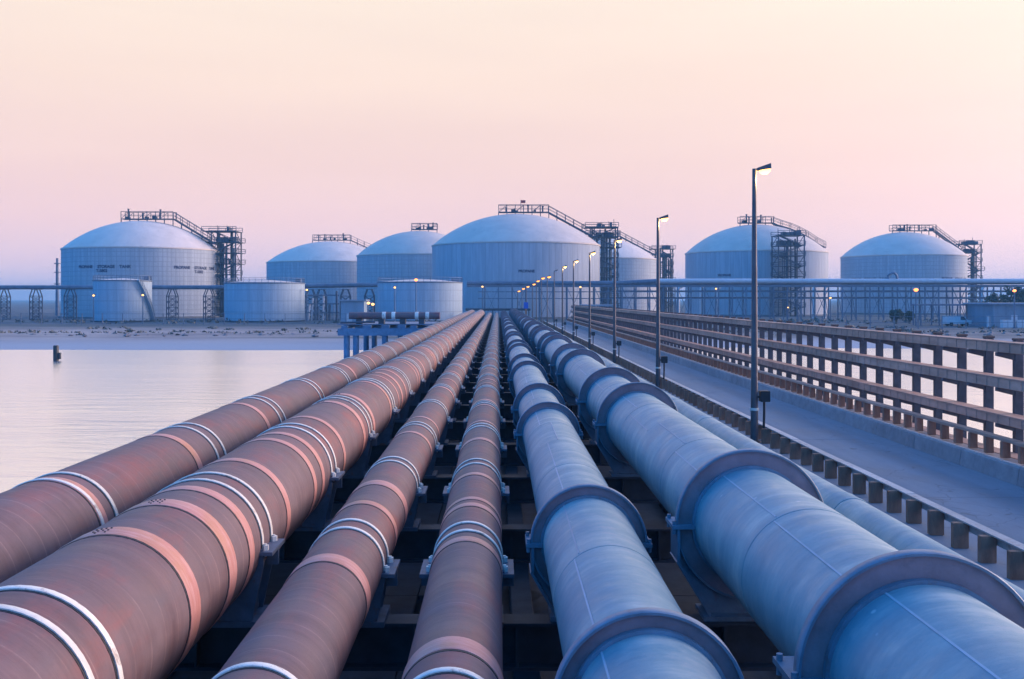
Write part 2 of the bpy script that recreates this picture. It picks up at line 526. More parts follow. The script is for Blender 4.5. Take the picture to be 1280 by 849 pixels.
# ================================================================ mesh helpers
class MB:
    def __init__(self):
        self.v = []
        self.f = []

    def box(self, lo, hi):
        x0, y0, z0 = lo
        x1, y1, z1 = hi
        i = len(self.v)
        self.v += [(x0, y0, z0), (x1, y0, z0), (x1, y1, z0), (x0, y1, z0), (x0, y0, z1), (x1, y0, z1), (x1, y1, z1), (x0, y1, z1)]
        self.f += [(i, i + 3, i + 2, i + 1), (i + 4, i + 5, i + 6, i + 7), (i, i + 1, i + 5, i + 4), (i + 1, i + 2, i + 6, i + 5),
                   (i + 2, i + 3, i + 7, i + 6), (i + 3, i, i + 4, i + 7)]
        return self

    def bbox(self, lo, hi, b=0.02):
        """a box with chamfered vertical and horizontal edges along its length in Y"""
        x0, y0, z0 = lo
        x1, y1, z1 = hi
        prof = [(x0 + b, z0), (x1 - b, z0), (x1, z0 + b), (x1, z1 - b), (x1 - b, z1), (x0 + b, z1), (x0, z1 - b), (x0, z0 + b)]
        return self.prism(prof, y0, y1)

    def prism(self, prof, y0, y1):
        """profile of (x, z) swept along Y"""
        i = len(self.v)
        n = len(prof)
        self.v += [(p[0], y0, p[1]) for p in prof] + [(p[0], y1, p[1]) for p in prof]
        self.f += [(i + k, i + (k + 1) % n, i + n + (k + 1) % n, i + n + k) for k in range(n)]
        self.f += [tuple(i + k for k in reversed(range(n))), tuple(i + n + k for k in range(n))]
        return self

    def bar(self, a, b, w, h=None):
        a = Vector(a); b = Vector(b)
        h = w if h is None else h
        d = (b - a).normalized()
        up = Vector((0, 0, 1)) if abs(d.z) < 0.95 else Vector((0, 1, 0))
        s = d.cross(up).normalized() * (w / 2)
        u = s.cross(d).normalized() * (h / 2)
        i = len(self.v)
        for p in (a, b):
            for q in (-s - u, s - u, s + u, -s + u):
                self.v.append(tuple(p + q))
        self.f += [(i, i + 1, i + 5, i + 4), (i + 1, i + 2, i + 6, i + 5), (i + 2, i + 3, i + 7, i + 6), (i + 3, i, i + 4, i + 7),
                   (i + 3, i + 2, i + 1, i), (i + 4, i + 5, i + 6, i + 7)]
        return self

    def tube(self, pts, r, n=12, caps=True, closed=False):
        """round tube along a list of points; r is a number or a list"""
        pts = [Vector(p) for p in pts]
        m = len(pts)
        rs = r if isinstance(r, (list, tuple)) else [r] * m
        i0 = len(self.v)
        prev = None
        for k, p in enumerate(pts):
            if k == 0:
                d = pts[1] - pts[0]
            elif k == m - 1:
                d = pts[-1] - pts[-2]
            else:
                d = (pts[k + 1] - pts[k]).normalized() + (pts[k] - pts[k - 1]).normalized()
            d.normalize()
            if prev is None:
                up = Vector((0, 0, 1)) if abs(d.z) < 0.95 else Vector((1, 0, 0))
                s = d.cross(up).normalized()
            else:
                s = (prev - d * prev.dot(d)).normalized()
            prev = s
            u = s.cross(d)
            for j in range(n):
                a = 2 * math.pi * j / n
                self.v.append(tuple(p + (s * math.cos(a) + u * math.sin(a)) * rs[k]))
        for k in range(m - 1):
            for j in range(n):
                a = i0 + k * n + j
                b = i0 + k * n + (j + 1) % n
                self.f.append((a, b, b + n, a + n))
        if caps:
            self.f.append(tuple(i0 + j for j in reversed(range(n))))
            self.f.append(tuple(i0 + (m - 1) * n + j for j in range(n)))
        return self

    def lathe_y(self, prof, n=48, a0=0.0, a1=2 * math.pi):
        """closed (r, y) profile turned round the Y axis"""
        full = abs(a1 - a0 - 2 * math.pi) < 1e-6
        m = n if full else n + 1
        i0 = len(self.v)
        k = len(prof)
        for j in range(m):
            a = a0 + (a1 - a0) * j / n
            for r, y in prof:
                self.v.append((r * math.cos(a), y, r * math.sin(a)))
        for j in range(n):
            j2 = (j + 1) % m
            for q in range(k):
                q2 = (q + 1) % k
                self.f.append((i0 + j * k + q, i0 + j * k + q2, i0 + j2 * k + q2, i0 + j2 * k + q))
        if not full:
            self.f.append(tuple(i0 + q for q in range(k)))
            self.f.append(tuple(i0 + (m - 1) * k + q for q in reversed(range(k))))
        return self

    def lathe_z(self, prof, n=64, close=False):
        i0 = len(self.v)
        k = len(prof)
        for j in range(n):
            a = 2 * math.pi * j / n
            for r, z in prof:
                self.v.append((r * math.cos(a), r * math.sin(a), z))
        for j in range(n):
            j2 = (j + 1) % n
            for q in range(k if close else k - 1):
                q2 = (q + 1) % k
                self.f.append((i0 + j * k + q, i0 + j2 * k + q, i0 + j2 * k + q2, i0 + j * k + q2))
        return self

    def mesh(self, name, mat, smooth=None):
        me = bpy.data.meshes.new(name)
        me.from_pydata(self.v, [], self.f)
        me.materials.append(MATS[mat])
        if smooth:
            me.polygons.foreach_set('use_smooth', [True] * len(me.polygons))
            me.set_sharp_from_angle(angle=R(smooth))
        me.update()
        return me

    def build(self, name, mat, parent=None, loc=None, smooth=None):
        return put(name, self.mesh(name, mat, smooth), parent, loc)


def put(name, me, parent=None, loc=None):
    o = bpy.data.objects.new(name, me)
    C.objects.link(o)
    if parent:
        o.parent = parent
    if loc is not None:
        o.location = loc
    return o


def thing(name, label, cat, loc=(0, 0, 0), group=None):
    o = bpy.data.objects.new(name, None)
    o.empty_display_size = 0.3
    C.objects.link(o)
    o.location = loc
    tag(o, label, cat, group)
    return o


def tag(o, label, cat, group=None):
    o['label'] = label
    o['category'] = cat
    if group:
        o['group'] = group
    return o


def struct(o):
    o['kind'] = 'structure'
    return o


# ================================================================ setting
WATER_Z = -1.2
LAND_Z = -0.5
struct(MB().box((-3000, -300, WATER_Z - 1.5), (3000, 600, WATER_Z)).build('water', 'calm_water'))


def shore(x):
    return 113 + 3.0 * math.sin(x * 0.031 + 0.6) + 1.6 * math.sin(x * 0.083) + 0.0006 * abs(x) * abs(x) * 0.2


def make_ground():
    xs = []
    x = -2950.0
    while x <= 2950:
        xs.append(x)
        x += 4.0 if abs(x) < 220 else (40 if abs(x) < 700 else 250)
    us = [-14, -6, 0, 3, 7, 12, 18, 22, 26, 30, 36, 44, 54, 66, 80, 96, 115, 140, 180, 260, 400, 700, 1200, 2000, 3000, 3850]
    v = []
    rr = random.Random(3)
    for u in us:
        for x in xs:
            y = shore(x) * (1 if u < 200 else 0) + (113 if u >= 200 else 0) + u
            if u < 0:
                z = WATER_Z + u * 0.06
            elif u <= 22:
                z = WATER_Z + 0.02 + (LAND_Z - WATER_Z) * (u / 22.0) ** 1.1
            else:
                z = LAND_Z + (0.25 * math.exp(-((u - 28) / 5.0) ** 2) + rr.uniform(-0.06, 0.08) if u < 300 else 0)
            v.append((x, y, z))
    f = []
    nx = len(xs)
    for j in range(len(us) - 1):
        for i in range(nx - 1):
            a = j * nx + i
            f.append((a, a + 1, a + nx + 1, a + nx))
    mb = MB()
    mb.v, mb.f = v, f
    return struct(mb.build('ground', 'sand_and_scrub_ground', smooth=60))


make_ground()

# ---------------------------------------------------------------- road on the causeway
ROAD_X0, ROAD_X1 = 7.55, 13.15
ROAD_END = 190.0
road = struct(MB().box((ROAD_X0 + 0.25, 4, -0.55), (ROAD_X1 - 0.2, ROAD_END, -0.26)).build('road', 'deck_concrete'))
slab_me = MB().bbox((ROAD_X0, 0.012, -0.25), (ROAD_X1, 9.288, 0.0), 0.02).mesh('deck_slab', 'worn_road_concrete')
y = 4.0
while y < ROAD_END - 1:
    put('deck_slab', slab_me, road, (0, y, 0))
    y += 9.3
pile_me = MB().tube([(0, 0, -3.2), (0, 0, -0.55)], 0.35, 12).mesh('pile', 'deck_concrete', 40)
for k in range(12):
    for x in (8.4, 12.3):
        put('pile', pile_me, road, (x, 8 + k * 9.3, 0))

kerb = thing('kerb', 'low concrete kerb wall of long blocks along the right side of the road', 'kerb', (12.5, 0, 0))
kb = MB().prism([(0, 0.003), (0.60, 0.003), (0.60, 0.44), (0.10, 0.44), (0.06, 0.41), (0.02, 0.12)], 0.01, 2.99).mesh('kerb_block', 'kerb_concrete')
cap_me = MB().box((0.10, 0.0, 0.443), (0.16, 3.0, 0.475)).mesh('edge_strip', 'rail_steel')
y = 6.0
while y < 186:
    put('kerb_block', kb, kerb, (0, y, 0))
    put('edge_strip', cap_me, kerb, (0, y, 0))
    y += 3.0

# guardrail between the pipes and the road
g1 = thing('guardrail', 'low guardrail with brown posts and pale rail between blue pipes and road', 'guardrail', (8.40, 0, 0))
post_me = MB().bbox((-0.19, -0.06, 0.002), (0.08, 0.06, 0.462), 0.012).mesh('post', 'brown_timber')
rail_me = MB().prism([(0.10, 0.30), (0.135, 0.30), (0.15, 0.35), (0.14, 0.40), (0.16, 0.455), (0.20, 0.462), (0.20, 0.49), (0.0, 0.49), (0.0, 0.463), (0.10, 0.462)], 0.004, 3.996).mesh('rail', 'rail_steel')
y = 5.0
while y < 186:
    p = put('post', post_me, g1, (rnd.uniform(-.008, .008), y, rnd.uniform(-.01, .01)))
    p.rotation_euler.z = rnd.uniform(-.05, .05)
    y += 1.0
y = 4.5
while y < 184:
    put('rail', rail_me, g1, (0, y, rnd.uniform(-.006, .006)))
    y += 4.0

# barrier standing on the kerb
g2 = thing('kerb_barrier', 'low brown barrier of short posts and rail on top of the kerb', 'barrier', (12.85, 0, 0.476))
post_me = MB().bbox((-0.12, -0.06, 0.0), (0.09, 0.06, 0.42), 0.012).mesh('post', 'brown_timber')
rail_me = MB().bbox((-0.11, 0.004, 0.42), (0.11, 3.396, 0.51), 0.015).mesh('rail', 'tray_cover')
y = 8.0
while y < 186:
    p = put('post', post_me, g2, (rnd.uniform(-.006, .006), y, 0))
    p.rotation_euler.z = rnd.uniform(-.04, .04)
    y += 0.86
y = 7.6
while y < 184:
    put('rail', rail_me, g2, (0, y, rnd.uniform(-.004, .004)))
    y += 3.4

# cable tray rack on the sea side of the road
rack = thing('cable_tray_rack', 'tall brown rack of stacked cable trays on dark posts beside the road', 'rack', (0, 0, 0))
tray_x0, tray_x1 = 13.62, 14.08
posts_end = 188
pm = MB().bbox((14.09, -0.08, -1.6), (14.32, 0.08, 3.37), 0.015).mesh('post', 'tray_post_steel')
pm_cap = MB().bbox((14.08, -0.10, 3.371), (14.34, 0.10, 3.43), 0.01).mesh('post_cap', 'cap_brown')
br_me = MB().prism([(13.60, -0.10), (14.088, -0.22), (14.088, -0.002), (13.60, -0.002)], -0.06, 0.06).mesh('bracket', 'tray_post_steel')
TR = [(3.05, 3.31), (2.09, 2.36), (1.11, 1.35), (0.04, 0.28)]
y = 14.0
while y < posts_end:
    jx = rnd.uniform(-.008, .008)
    p = put('post', pm, rack, (jx, y, 0))
    put('post_cap', pm_cap, p, (0, 0, 0))
    for z0, z1 in TR:
        put('bracket', br_me, p, (0, 0, z0))
    y += 1.65
tray_mes = []
for z0, z1 in TR:
    m = MB()
    m.bbox((tray_x0, 0.006, z0), (tray_x1, 4.944, z1), 0.012)
    m.box((tray_x0 - 0.025, 0.006, z1 + 0.001), (tray_x1 - 0.01, 4.944, z1 + 0.03))      # cover lip
    for q in range(8):
        yy = 0.3 + q * 0.62
        m.box((tray_x0 - 0.016, yy, z0 + 0.01), (tray_x0 - 0.0005, yy + 0.05, z1 - 0.002))
    tray_mes.append(m.mesh('cable_tray', 'tray_cover'))
for m in tray_mes:
    y = 13.2
    while y < posts_end - 2:
        put('cable_tray', m, rack, (rnd.uniform(-.006, .006), y, rnd.uniform(-.007, .007)))
        y += 4.95

# ================================================================ pipe rack
D0, DS = 6.35, 4.3
BENTS = [D0 + DS * k for k in range(-2, 41)]
BEAM_T, BEAM_B = 1.08, 0.58
trestle = thing('pipe_rack', 'dark steel trestle of crossbeams carrying the seven pipes over the water', 'pipe rack', (0, 0, 0))
bm = MB()
bm.box((-5.9, -0.16, BEAM_T - 0.035), (5.2, 0.16, BEAM_T))
bm.box((-5.9, -0.16, BEAM_B), (5.2, 0.16, BEAM_B + 0.035))
bm.box((-5.9, -0.02, BEAM_B + 0.035), (5.2, 0.02, BEAM_T - 0.035))
for x in (-5.6, -4.4, -3.2, -2.0, -0.9, 0.2, 1.3, 2.4, 3.5, 4.6):
    bm.box((x - 0.015, -0.15, BEAM_B + 0.036), (x + 0.015, 0.15, BEAM_T - 0.036))
beam_me = bm.mesh('crossbeam', 'dark_steel')
pile_me = MB().tube([(0, 0, -3.4), (0, 0, 0.045)], 0.34, 14).mesh('pile', 'dark_steel', 40)
gird_me = MB().bbox((-0.14, 0, 0.05), (0.14, DS - 0.02, BEAM_B - 0.002), 0.01).mesh('girder', 'dark_steel')
cable_me = MB().bbox((-0.28, 0, 0.30), (0.28, DS - 0.02, BEAM_B - 0.004), 0.01).mesh('cable_duct', 'dark_steel')
deck_mes = [MB().box((a, 0, -0.02), (b, e, 0.045)).mesh('deck_plate', 'dark_steel') for a, b, e in
            ((-6.2, -3.02, DS - 0.02), (-3.0, -1.22, DS - 0.02), (-1.2, -0.72, DS * 0.72), (-0.70, 2.4, DS - 0.02), (2.42, 6.4, DS - 0.02))]
for k, y in enumerate(BENTS):
    put('crossbeam', beam_me, trestle, (0, y, 0))
    for x in (-4.0, 0.3, 3.6):
        put('girder', gird_me, trestle, (x, y + 0.01, 0))
    put('cable_duct', cable_me, trestle, (-2.38, y + 0.01, 0))
    for dpm in deck_mes:
        put('deck_plate', dpm, trestle, (0, y + 0.01, 0))
    if k % 2 == 0:
        for x in (-4.0, 0.3, 3.6):
            put('pile', pile_me, trestle, (x, y, 0))


def long_tube(r, y0, y1, n=56, elbow=True):
    """pipe wall along Y with an elbow down into the ground at its far end"""
    pts = [(0, y0, 0)]
    yy = y0
    while yy < y1 - 0.1:
        yy = min(y1, yy + 8.0)
        pts.append((0, yy, 0))
    if elbow:
        er = r * 2.2
        for a in range(1, 9):
            t = math.pi / 2 * a / 8
            pts.append((0, y1 + er * math.sin(t), -er + er * math.cos(t)))
    return pts


def u_bolt_mesh(r):
    """flat half-round strap with threaded ends"""
    m = MB()
    w = 0.032
    m.lathe_y([(r + 0.004, -w), (r + 0.013, -w), (r + 0.017, -w * 0.75), (r + 0.017, w * 0.75), (r + 0.013, w), (r + 0.004, w)], 28, 0.0, math.pi)
    for sx in (-1, 1):
        m.tube([(sx * (r + 0.03), 0, -0.13), (sx * (r + 0.03), 0, 0.005)], 0.02, 8)
    return m.mesh('u_bolt', 'galvanised_white', 50)


def liner_mesh(r):
    """dark rubber liner under a clamp strap"""
    return MB().lathe_y([(r - 0.004, -0.044), (r + 0.0035, -0.044), (r + 0.0035, 0.044), (r - 0.004, 0.044)], 28, -0.2, math.pi + 0.2).mesh('liner', 'black_steel', 50)


def nut_mesh():
    m = MB()
    m.tube([(0, 0, -0.035), (0, 0, 0.02)], 0.042, 6)
    return m.mesh('nut', 'galvanised_white')


nut_me = nut_mesh()


def saddle_mesh(r, drop):
    """welded shoe that holds the lower half of a pipe above the crossbeam"""
    m = MB()
    w = r + 0.03
    n = 14
    outer = [(w, -0.04), (w, -0.30 * r), (0.86 * r, -drop + 0.06), (-0.86 * r, -drop + 0.06), (-w, -0.30 * r), (-w, -0.04)]
    arc = [(-(r - 0.012) * math.cos(math.pi * a / n), -(r - 0.012) * math.sin(math.pi * a / n) - 0.04) for a in range(n + 1)]
    prof = outer + [(x * 0.985, z) for x, z in arc]
    for y0 in (-0.27, 0.22):
        m.prism(prof, y0, y0 + 0.05)
    m.box((-0.80 * r, -0.215, -drop + 0.061), (-0.74 * r, 0.215, -0.62 * r))
    m.box((0.74 * r, -0.215, -drop + 0.061), (0.80 * r, 0.215, -0.62 * r))
    m.box((-r - 0.02, -0.30, -drop + 0.002), (r + 0.02, 0.30, -drop + 0.058))
    for s in (-1, 1):                                       # ears for the bolts
        x0, x1 = sorted((s * (r - 0.01), s * (r + 0.13)))
        m.box((x0, -0.30, -0.10), (x1, 0.30, -0.062))
        m.box((x0, -0.03, -0.26), (s * (r + 0.03) + 0.02, 0.03, -0.102)) if s < 0 else m.box((s * (r + 0.03) - 0.02, -0.03, -0.26), (x1, 0.03, -0.102))
    return m


def band_mesh(r, w, lift):
    return MB().lathe_y([(r - 0.005, -w / 2), (r + lift * .7, -w / 2), (r + lift, -w / 2 + 0.012), (r + lift, w / 2 - 0.012), (r + lift * .7, w / 2), (r - 0.005, w / 2)], 56).mesh('strap', 'pale_primer_strap', 40)


def dark_seam(r):
    return MB().lathe_y([(r - 0.005, -0.011), (r + 0.004, -0.011), (r + 0.004, 0.011), (r - 0.005, 0.011)], 48).mesh('seam', 'black_steel', 40)


def rivet_patch(r):
    m = MB()
    for a in (1.50, 1.56, 1.62, 1.68):
        for yy in (-0.07, 0.0, 0.07):
            if rnd.random() < 0.75:
                cx, cz = (r + 0.014) * math.cos(a), (r + 0.014) * math.sin(a)
                m.box((cx - 0.007, yy - 0.007, cz - 0.006), (cx + 0.007, yy + 0.007, cz + 0.002))
    return m.mesh('rivets', 'black_steel')


PIPE_END = 178.0


def rust_pipe(label, X, h, r, near_bands, nb_range, seed):
    Z = CAM_Z - h
    t = thing('pipe', label, 'pipe', (X, 0, Z))
    rr = random.Random(seed)
    MB().tube(long_tube(r, -7, PIPE_END), r, 64).build('pipe_wall', 'weathered_red_oxide', t, smooth=60)
    ub = u_bolt_mesh(r)
    lin = liner_mesh(r)
    drop = Z - BEAM_T
    sad = saddle_mesh(r, drop).mesh('saddle', 'saddle_paint')
    bands = [band_mesh(r, w, l) for w, l in ((0.19, 0.008), (0.26, 0.010), (0.15, 0.006))]
    seam = dark_seam(r)
    riv = rivet_patch(r)
    for k, y in enumerate(BENTS):
        put('saddle', sad, t, (0, y, 0))
        for s in (-1, 1):
            u = put('u_bolt', ub, t, (0, y + s * 0.19 + rr.uniform(-.02, .02), 0))
            put('liner', lin, u, (0, -0.012, 0))
            if y < 45:
                for sx in (-1, 1):
                    put('nut', nut_me, u, (sx * (r + 0.03), 0, -0.03))
    spots = list(near_bands)
    last = max(p for p, _ in spots) if spots else 0
    for k, y in enumerate(BENTS[1:]):
        if y + DS < 14.8 or y > PIPE_END - 6:
            continue
        for q in range(rr.randint(*nb_range)):
            spots.append((y + rr.uniform(0.55, DS - 0.55), rr.choice((0, 0, 1, 2))))
    for p, kind in spots:
        if kind == 3:
            put('seam', seam, t, (0, p, 0))
            continue
        b = put('strap', bands[kind], t, (0, p, 0))
        put('seam', seam, b, (0, -0.5 * (0.19, 0.26, 0.15)[kind] - 0.016, 0))
        if kind == 1 and p < 30 and r > 0.65:
            q = put('rivets', riv, b, (0, 0, 0))
            q.rotation_euler.y = -rr.uniform(0.05, 0.2)
    return t


rust_pipe('weathered red brown pipe nearest the open water, leftmost of all', -4.755, 2.513, 0.6155,
          [(6.45, 2), (10.5, 0), (13.9, 0), (18.1, 0)], (0, 1), 11)
rust_pipe('large red brown pipe with white clamps, second from the open water', -3.153, 2.572, 0.672,
          [(8.15, 1), (9.3, 1), (10.02, 0), (13.5, 0)], (1, 3), 12)
rust_pipe('slim red brown pipe with pale straps, third from the open water', -1.606, 2.80, 0.396,
          [(9.25, 1), (13.0, 0)], (1, 2), 13)
rust_pipe('slim mauve brown pipe at the centre, beside the smaller blue pipe', -0.329, 2.80, 0.3626,
          [(7.05, 1), (10.12, 0), (12.2, 2), (13.9, 0)], (1, 2), 14)


def blue_pipe(label, X, h, r, RR, seed):
    Z = CAM_Z - h
    t = thing('pipe', label, 'pipe', (X, 0, Z))
    rr = random.Random(seed)
    MB().tube(long_tube(r - 0.02, -7, PIPE_END), r - 0.02, 48).build('pipe_wall', 'blue_grey_cladding', t, smooth=60)
    L = DS / 2
    mes = []
    for lift in (0.0, 0.002):
        m = MB()
        q = r + lift
        m.lathe_y([(q - 0.015, 0.0), (q + 0.0005, 0.0), (q + 0.002, 0.012), (q + 0.0008, 0.03), (q, 0.045), (q, L + 0.001), (q - 0.015, L + 0.001)], 72)
        me = m.mesh('cladding_sheet', 'blue_grey_cladding', 35)
        mes.append(me)
    lap = MB()
    lap.bar((0, 0.05, 0), (0, L - 0.03, 0), 0.014, 0.005)
    lap_me = lap.mesh('lap_seam', 'pale_pipework')
    y = -6.5
    k = 0
    while y < PIPE_END - 2.5:
        s = put('cladding_sheet', mes[k % 2], t, (0, y, 0))
        if y < 60:
            a = rr.uniform(1.95, 2.35) if k % 2 else rr.uniform(1.7, 2.4)
            l = put('lap_seam', lap_me, s, ((r + 0.004) * math.cos(a), 0, (r + 0.004) * math.sin(a)))
            l.rotation_euler.y = math.pi / 2 - a
        y += L
        k += 1
    # ring stiffener: web plate with an outer rim and an inner collar
    rg = MB()
    rg.lathe_y([(r - 0.01, -0.012), (RR - 0.012, -0.012), (RR - 0.012, 0.012), (r - 0.01, 0.012)], 72)
    web_me = rg.mesh('ring_web', 'ring_web_paint', 35)
    rim = MB().lathe_y([(RR - 0.018, -0.045), (RR, -0.05), (RR + 0.006, -0.042), (RR + 0.006, 0.042), (RR, 0.05), (RR - 0.018, 0.045)], 72)
    rim_me = rim.mesh('ring_rim', 'ring_paint', 45)
    col_me = MB().lathe_y([(r - 0.005, -0.07), (r + 0.028, -0.07), (r + 0.028, -0.014), (r - 0.005, -0.014)], 72).mesh('collar', 'ring_paint', 35)
    drop = Z - BEAM_T
    sd = MB()
    w = RR - 0.005
    n = 18
    arc = [(-(r + 0.03) * math.cos(math.pi * a / n), -(r + 0.03) * math.sin(math.pi * a / n) - 0.02) for a in range(n + 1)]
    prof = [(w, -0.03), (w, -0.62 * r), (0.72 * r, -drop + 0.05), (-0.72 * r, -drop + 0.05), (-w, -0.62 * r), (-w, -0.03)] + arc
    sd.prism(prof, 0.03, 0.062)
    sd.prism(prof, 0.30, 0.33)
    for s in (-1, 1):
        sd.box((min(s * w, s * (w - .03)), -0.07, -0.62 * r), (max(s * w, s * (w - .03)), 0.34, -0.03))
        sd.box((min(s * (r * .94), s * (RR + .05)), -0.09, -0.035), (max(s * (r * .94), s * (RR + .05)), 0.36, 0.005))
        sd.bar((s * w, 0.13, -0.62 * r), (s * 0.72 * r, 0.13, -drop + 0.05), 0.40, 0.03)
    sd.box((-0.85 * r, -0.10, -drop + 0.002), (0.85 * r, 0.38, -drop + 0.049))
    sad_me = sd.mesh('saddle', 'ring_paint')
    bolt_me = MB().tube([(0, 0, -0.09), (0, 0, 0.05)], 0.022, 8).mesh('bolt', 'ring_paint', 40)
    for k, y in enumerate(BENTS):
        kk = k - 2
        if kk % 3 == 2:
            continue
        wb = put('ring_stiffener', web_me, t, (0, y, 0))
        put('rim', rim_me, wb, (0, 0, 0))
        put('collar', col_me, wb, (0, 0, 0))
        sd_o = put('saddle', sad_me, t, (0, y, 0))
        if y < 35:
            for s in (-1, 1):
                for dy in (-0.05, 0.28):
                    put('bolt', bolt_me, sd_o, (s * (RR + 0.025), dy, 0))
    return t


blue_pipe('smaller blue pipe with ring flanges, just right of the picture centre', 0.965, 2.605, 0.487, 0.620, 21)
blue_pipe('largest blue pipe with wide ring flanges, in the right foreground', 2.698, 2.411, 0.607, 0.800, 22)

# thin pipe behind the largest one
X7, H7, R7 = 4.452, 2.782, 0.278
t7 = thing('pipe', 'thin wrapped blue pipe partly hidden behind the largest blue pipe', 'pipe', (X7, 0, CAM_Z - H7))
MB().tube(long_tube(R7, -7, PIPE_END), R7, 40).build('pipe_wall', 'blue_grey_cladding', t7, smooth=60)
sad7 = saddle_mesh(R7, CAM_Z - H7 - BEAM_T).mesh('saddle', 'ring_paint')
wrap7 = MB().lathe_y([(R7 - .004, -0.2), (R7 + 0.006, -0.2), (R7 + 0.012, -0.15), (R7 + 0.006, 0.16), (R7 + .01, .2), (R7 - .004, 0.2)], 40).mesh('wrap_joint', 'blue_grey_cladding', 40)
for k, y in enumerate(BENTS):
    put('saddle', sad7, t7, (0, y, 0))
    put('wrap_joint', wrap7, t7, (0, y + 1.6 + rnd.uniform(-.6, .6), 0))

# ================================================================ street lamps along the guardrail
ORD = ['nearest', 'second', 'third', 'fourth', 'fifth', 'sixth', 'seventh', 'eighth', 'ninth', 'tenth', 'eleventh', 'twelfth', 'thirteenth', 'fourteenth', 'fifteenth']


def lamp_meshes(H):
    pole = MB().tube([(0, 0, 0.02), (0, 0, 1.2), (0, 0, H)], [0.125, 0.11, 0.065], 14)
    pole.tube([(0, 0, 0.0), (0, 0, 0.06)], 0.22, 10)
    head = MB()
    # tilted lantern: tapering housing on a short arm
    head.tube([(0, 0, H - 0.06), (0.16, 0, H + 0.0)], 0.045, 8)
    i = len(head.v)
    pr = [(0.10, -0.075, -0.06), (0.10, 0.075, 0.02), (0.42, -0.12, 0.02), (0.42, 0.12, 0.20)]
    a = [(0.10, -0.08, H - 0.07), (0.10, 0.08, H - 0.07), (0.10, 0.08, H + 0.03), (0.10, -0.08, H + 0.03),
         (0.50, -0.13, H + 0.0), (0.50, 0.13, H + 0.0), (0.50, 0.10, H + 0.17), (0.50, -0.10, H + 0.17)]
    head.v += a
    head.f += [(i, i + 3, i + 2, i + 1), (i + 4, i + 5, i + 6, i + 7), (i, i + 1, i + 5, i + 4), (i + 1, i + 2, i + 6, i + 5), (i + 2, i + 3, i + 7, i + 6), (i + 3, i, i + 4, i + 7)]
    lens = MB()
    prof = []
    for q in range(6):
        t = math.pi / 2 * q / 5
        prof.append((0.125 * math.cos(t) + 0.0005, -0.12 * math.sin(t)))
    lens.lathe_z(prof, 16)
    lens.v = [(x * 1.45 + 0.33, y_, z * 1.2 + H - 0.035 + x * 0.16) for x, y_, z in lens.v]
    clampb = MB().tube([(0, 0, 1.0), (0, 0, 1.08)], 0.14, 14)
    box = MB().bbox((0.16, -0.16, 1.28), (0.46, 0.12, 1.62), 0.02)
    box.box((0.10, -0.04, 1.40), (0.165, 0.04, 1.46))
    con = MB().tube([(0.31, 0, 1.29), (0.31, 0, 0.9), (0.29, 0, 0.3), (0.28, 0, 0.02)], 0.04, 8)
    return pole, head, lens, clampb, box, con


def street_lamp(label, X, Y, Z, H, lit=True, detail=True, light=0, big=1.0):
    t = thing('street_lamp', label, 'street lamp', (X, Y, Z), 'street lamps along the causeway road')
    pole, head, lens, clampb, box, con = lamp_meshes(H)
    lens.v = [((x - .33) * big + .33, y_ * big, (z - H) * big + H) for x, y_, z in lens.v]
    pole.build('pole', 'lamp_pole_paint', t, smooth=40)
    hd = head.build('lamp_head', 'lamp_pole_paint', t)
    lens.build('lens', ('sodium_lamp' if detail else 'sodium_lamp_far') if lit else 'white_paint', hd, smooth=60)
    if detail:
        clampb.build('pole_clamp', 'galvanised_white', t, smooth=40)
        bx = box.build('junction_box', 'black_steel', t)
        con.build('conduit', 'black_steel', bx, smooth=40)
    if light:
        ld = bpy.data.lights.new('lamp_light', 'POINT')
        ld.energy = light
        ld.color = (1.0, 0.66, 0.25)
        ld.shadow_soft_size = 0.12
        lo = bpy.data.objects.new('lamp_light', ld)
        C.objects.link(lo)
        lo.parent = t
        lo.location = (0.34, 0, H - 0.34)


LH = 8.6
LX = 8.05
lamp_y = [31.3, 50.2, 69.0, 87.8, 106.6, 125.0, 143.5]
for i, y in enumerate(lamp_y):
    lit = i != 6
    street_lamp('%s street lamp from the camera on the guardrail side of the road%s' % (ORD[i], '' if lit else ', its light out'),
                LX, y, 0.0, LH, lit, True, 130 if lit else 0)
far = [(687, 347, 166), (679.5, 348.5, 180), (673.5, 352, 196), (668.5, 356, 205), (661, 359, 214), (655.5, 361.5, 224), (650, 364.5, 234)]
for i, (x, yt, d) in enumerate(far):
    zt = pz(yt, d)
    zb = 0.0 if d < 186 else LAND_Z - 0.05
    street_lamp('%s street lamp from the camera in the far cluster of lights' % ORD[7 + i], px(x - 3, d), d, zb, zt - zb + 0.2, True, False, 0, 1.7)  # lenses built oversize to stand in for the glow round distant lamps

# blue control box on a brown stand at the far end of the pipes
cb = thing('control_box', 'small bright blue box on a brown stand at the far end of the pipes', 'box', (px(657.5, 118), 118, BEAM_T))
MB().bbox((-0.12, -0.12, -0.4), (0.12, 0.12, 2.3), 0.02).build('stand', 'brown_timber', cb)
MB().bbox((-0.22, -0.2, -1.2), (0.22, 0.2, -0.4), 0.02).build('foot', 'brown_timber', cb)
MB().bbox((-0.26, -0.2, 2.301), (0.26, 0.2, 3.05), 0.03).build('blue_case', 'sign_blue', cb)

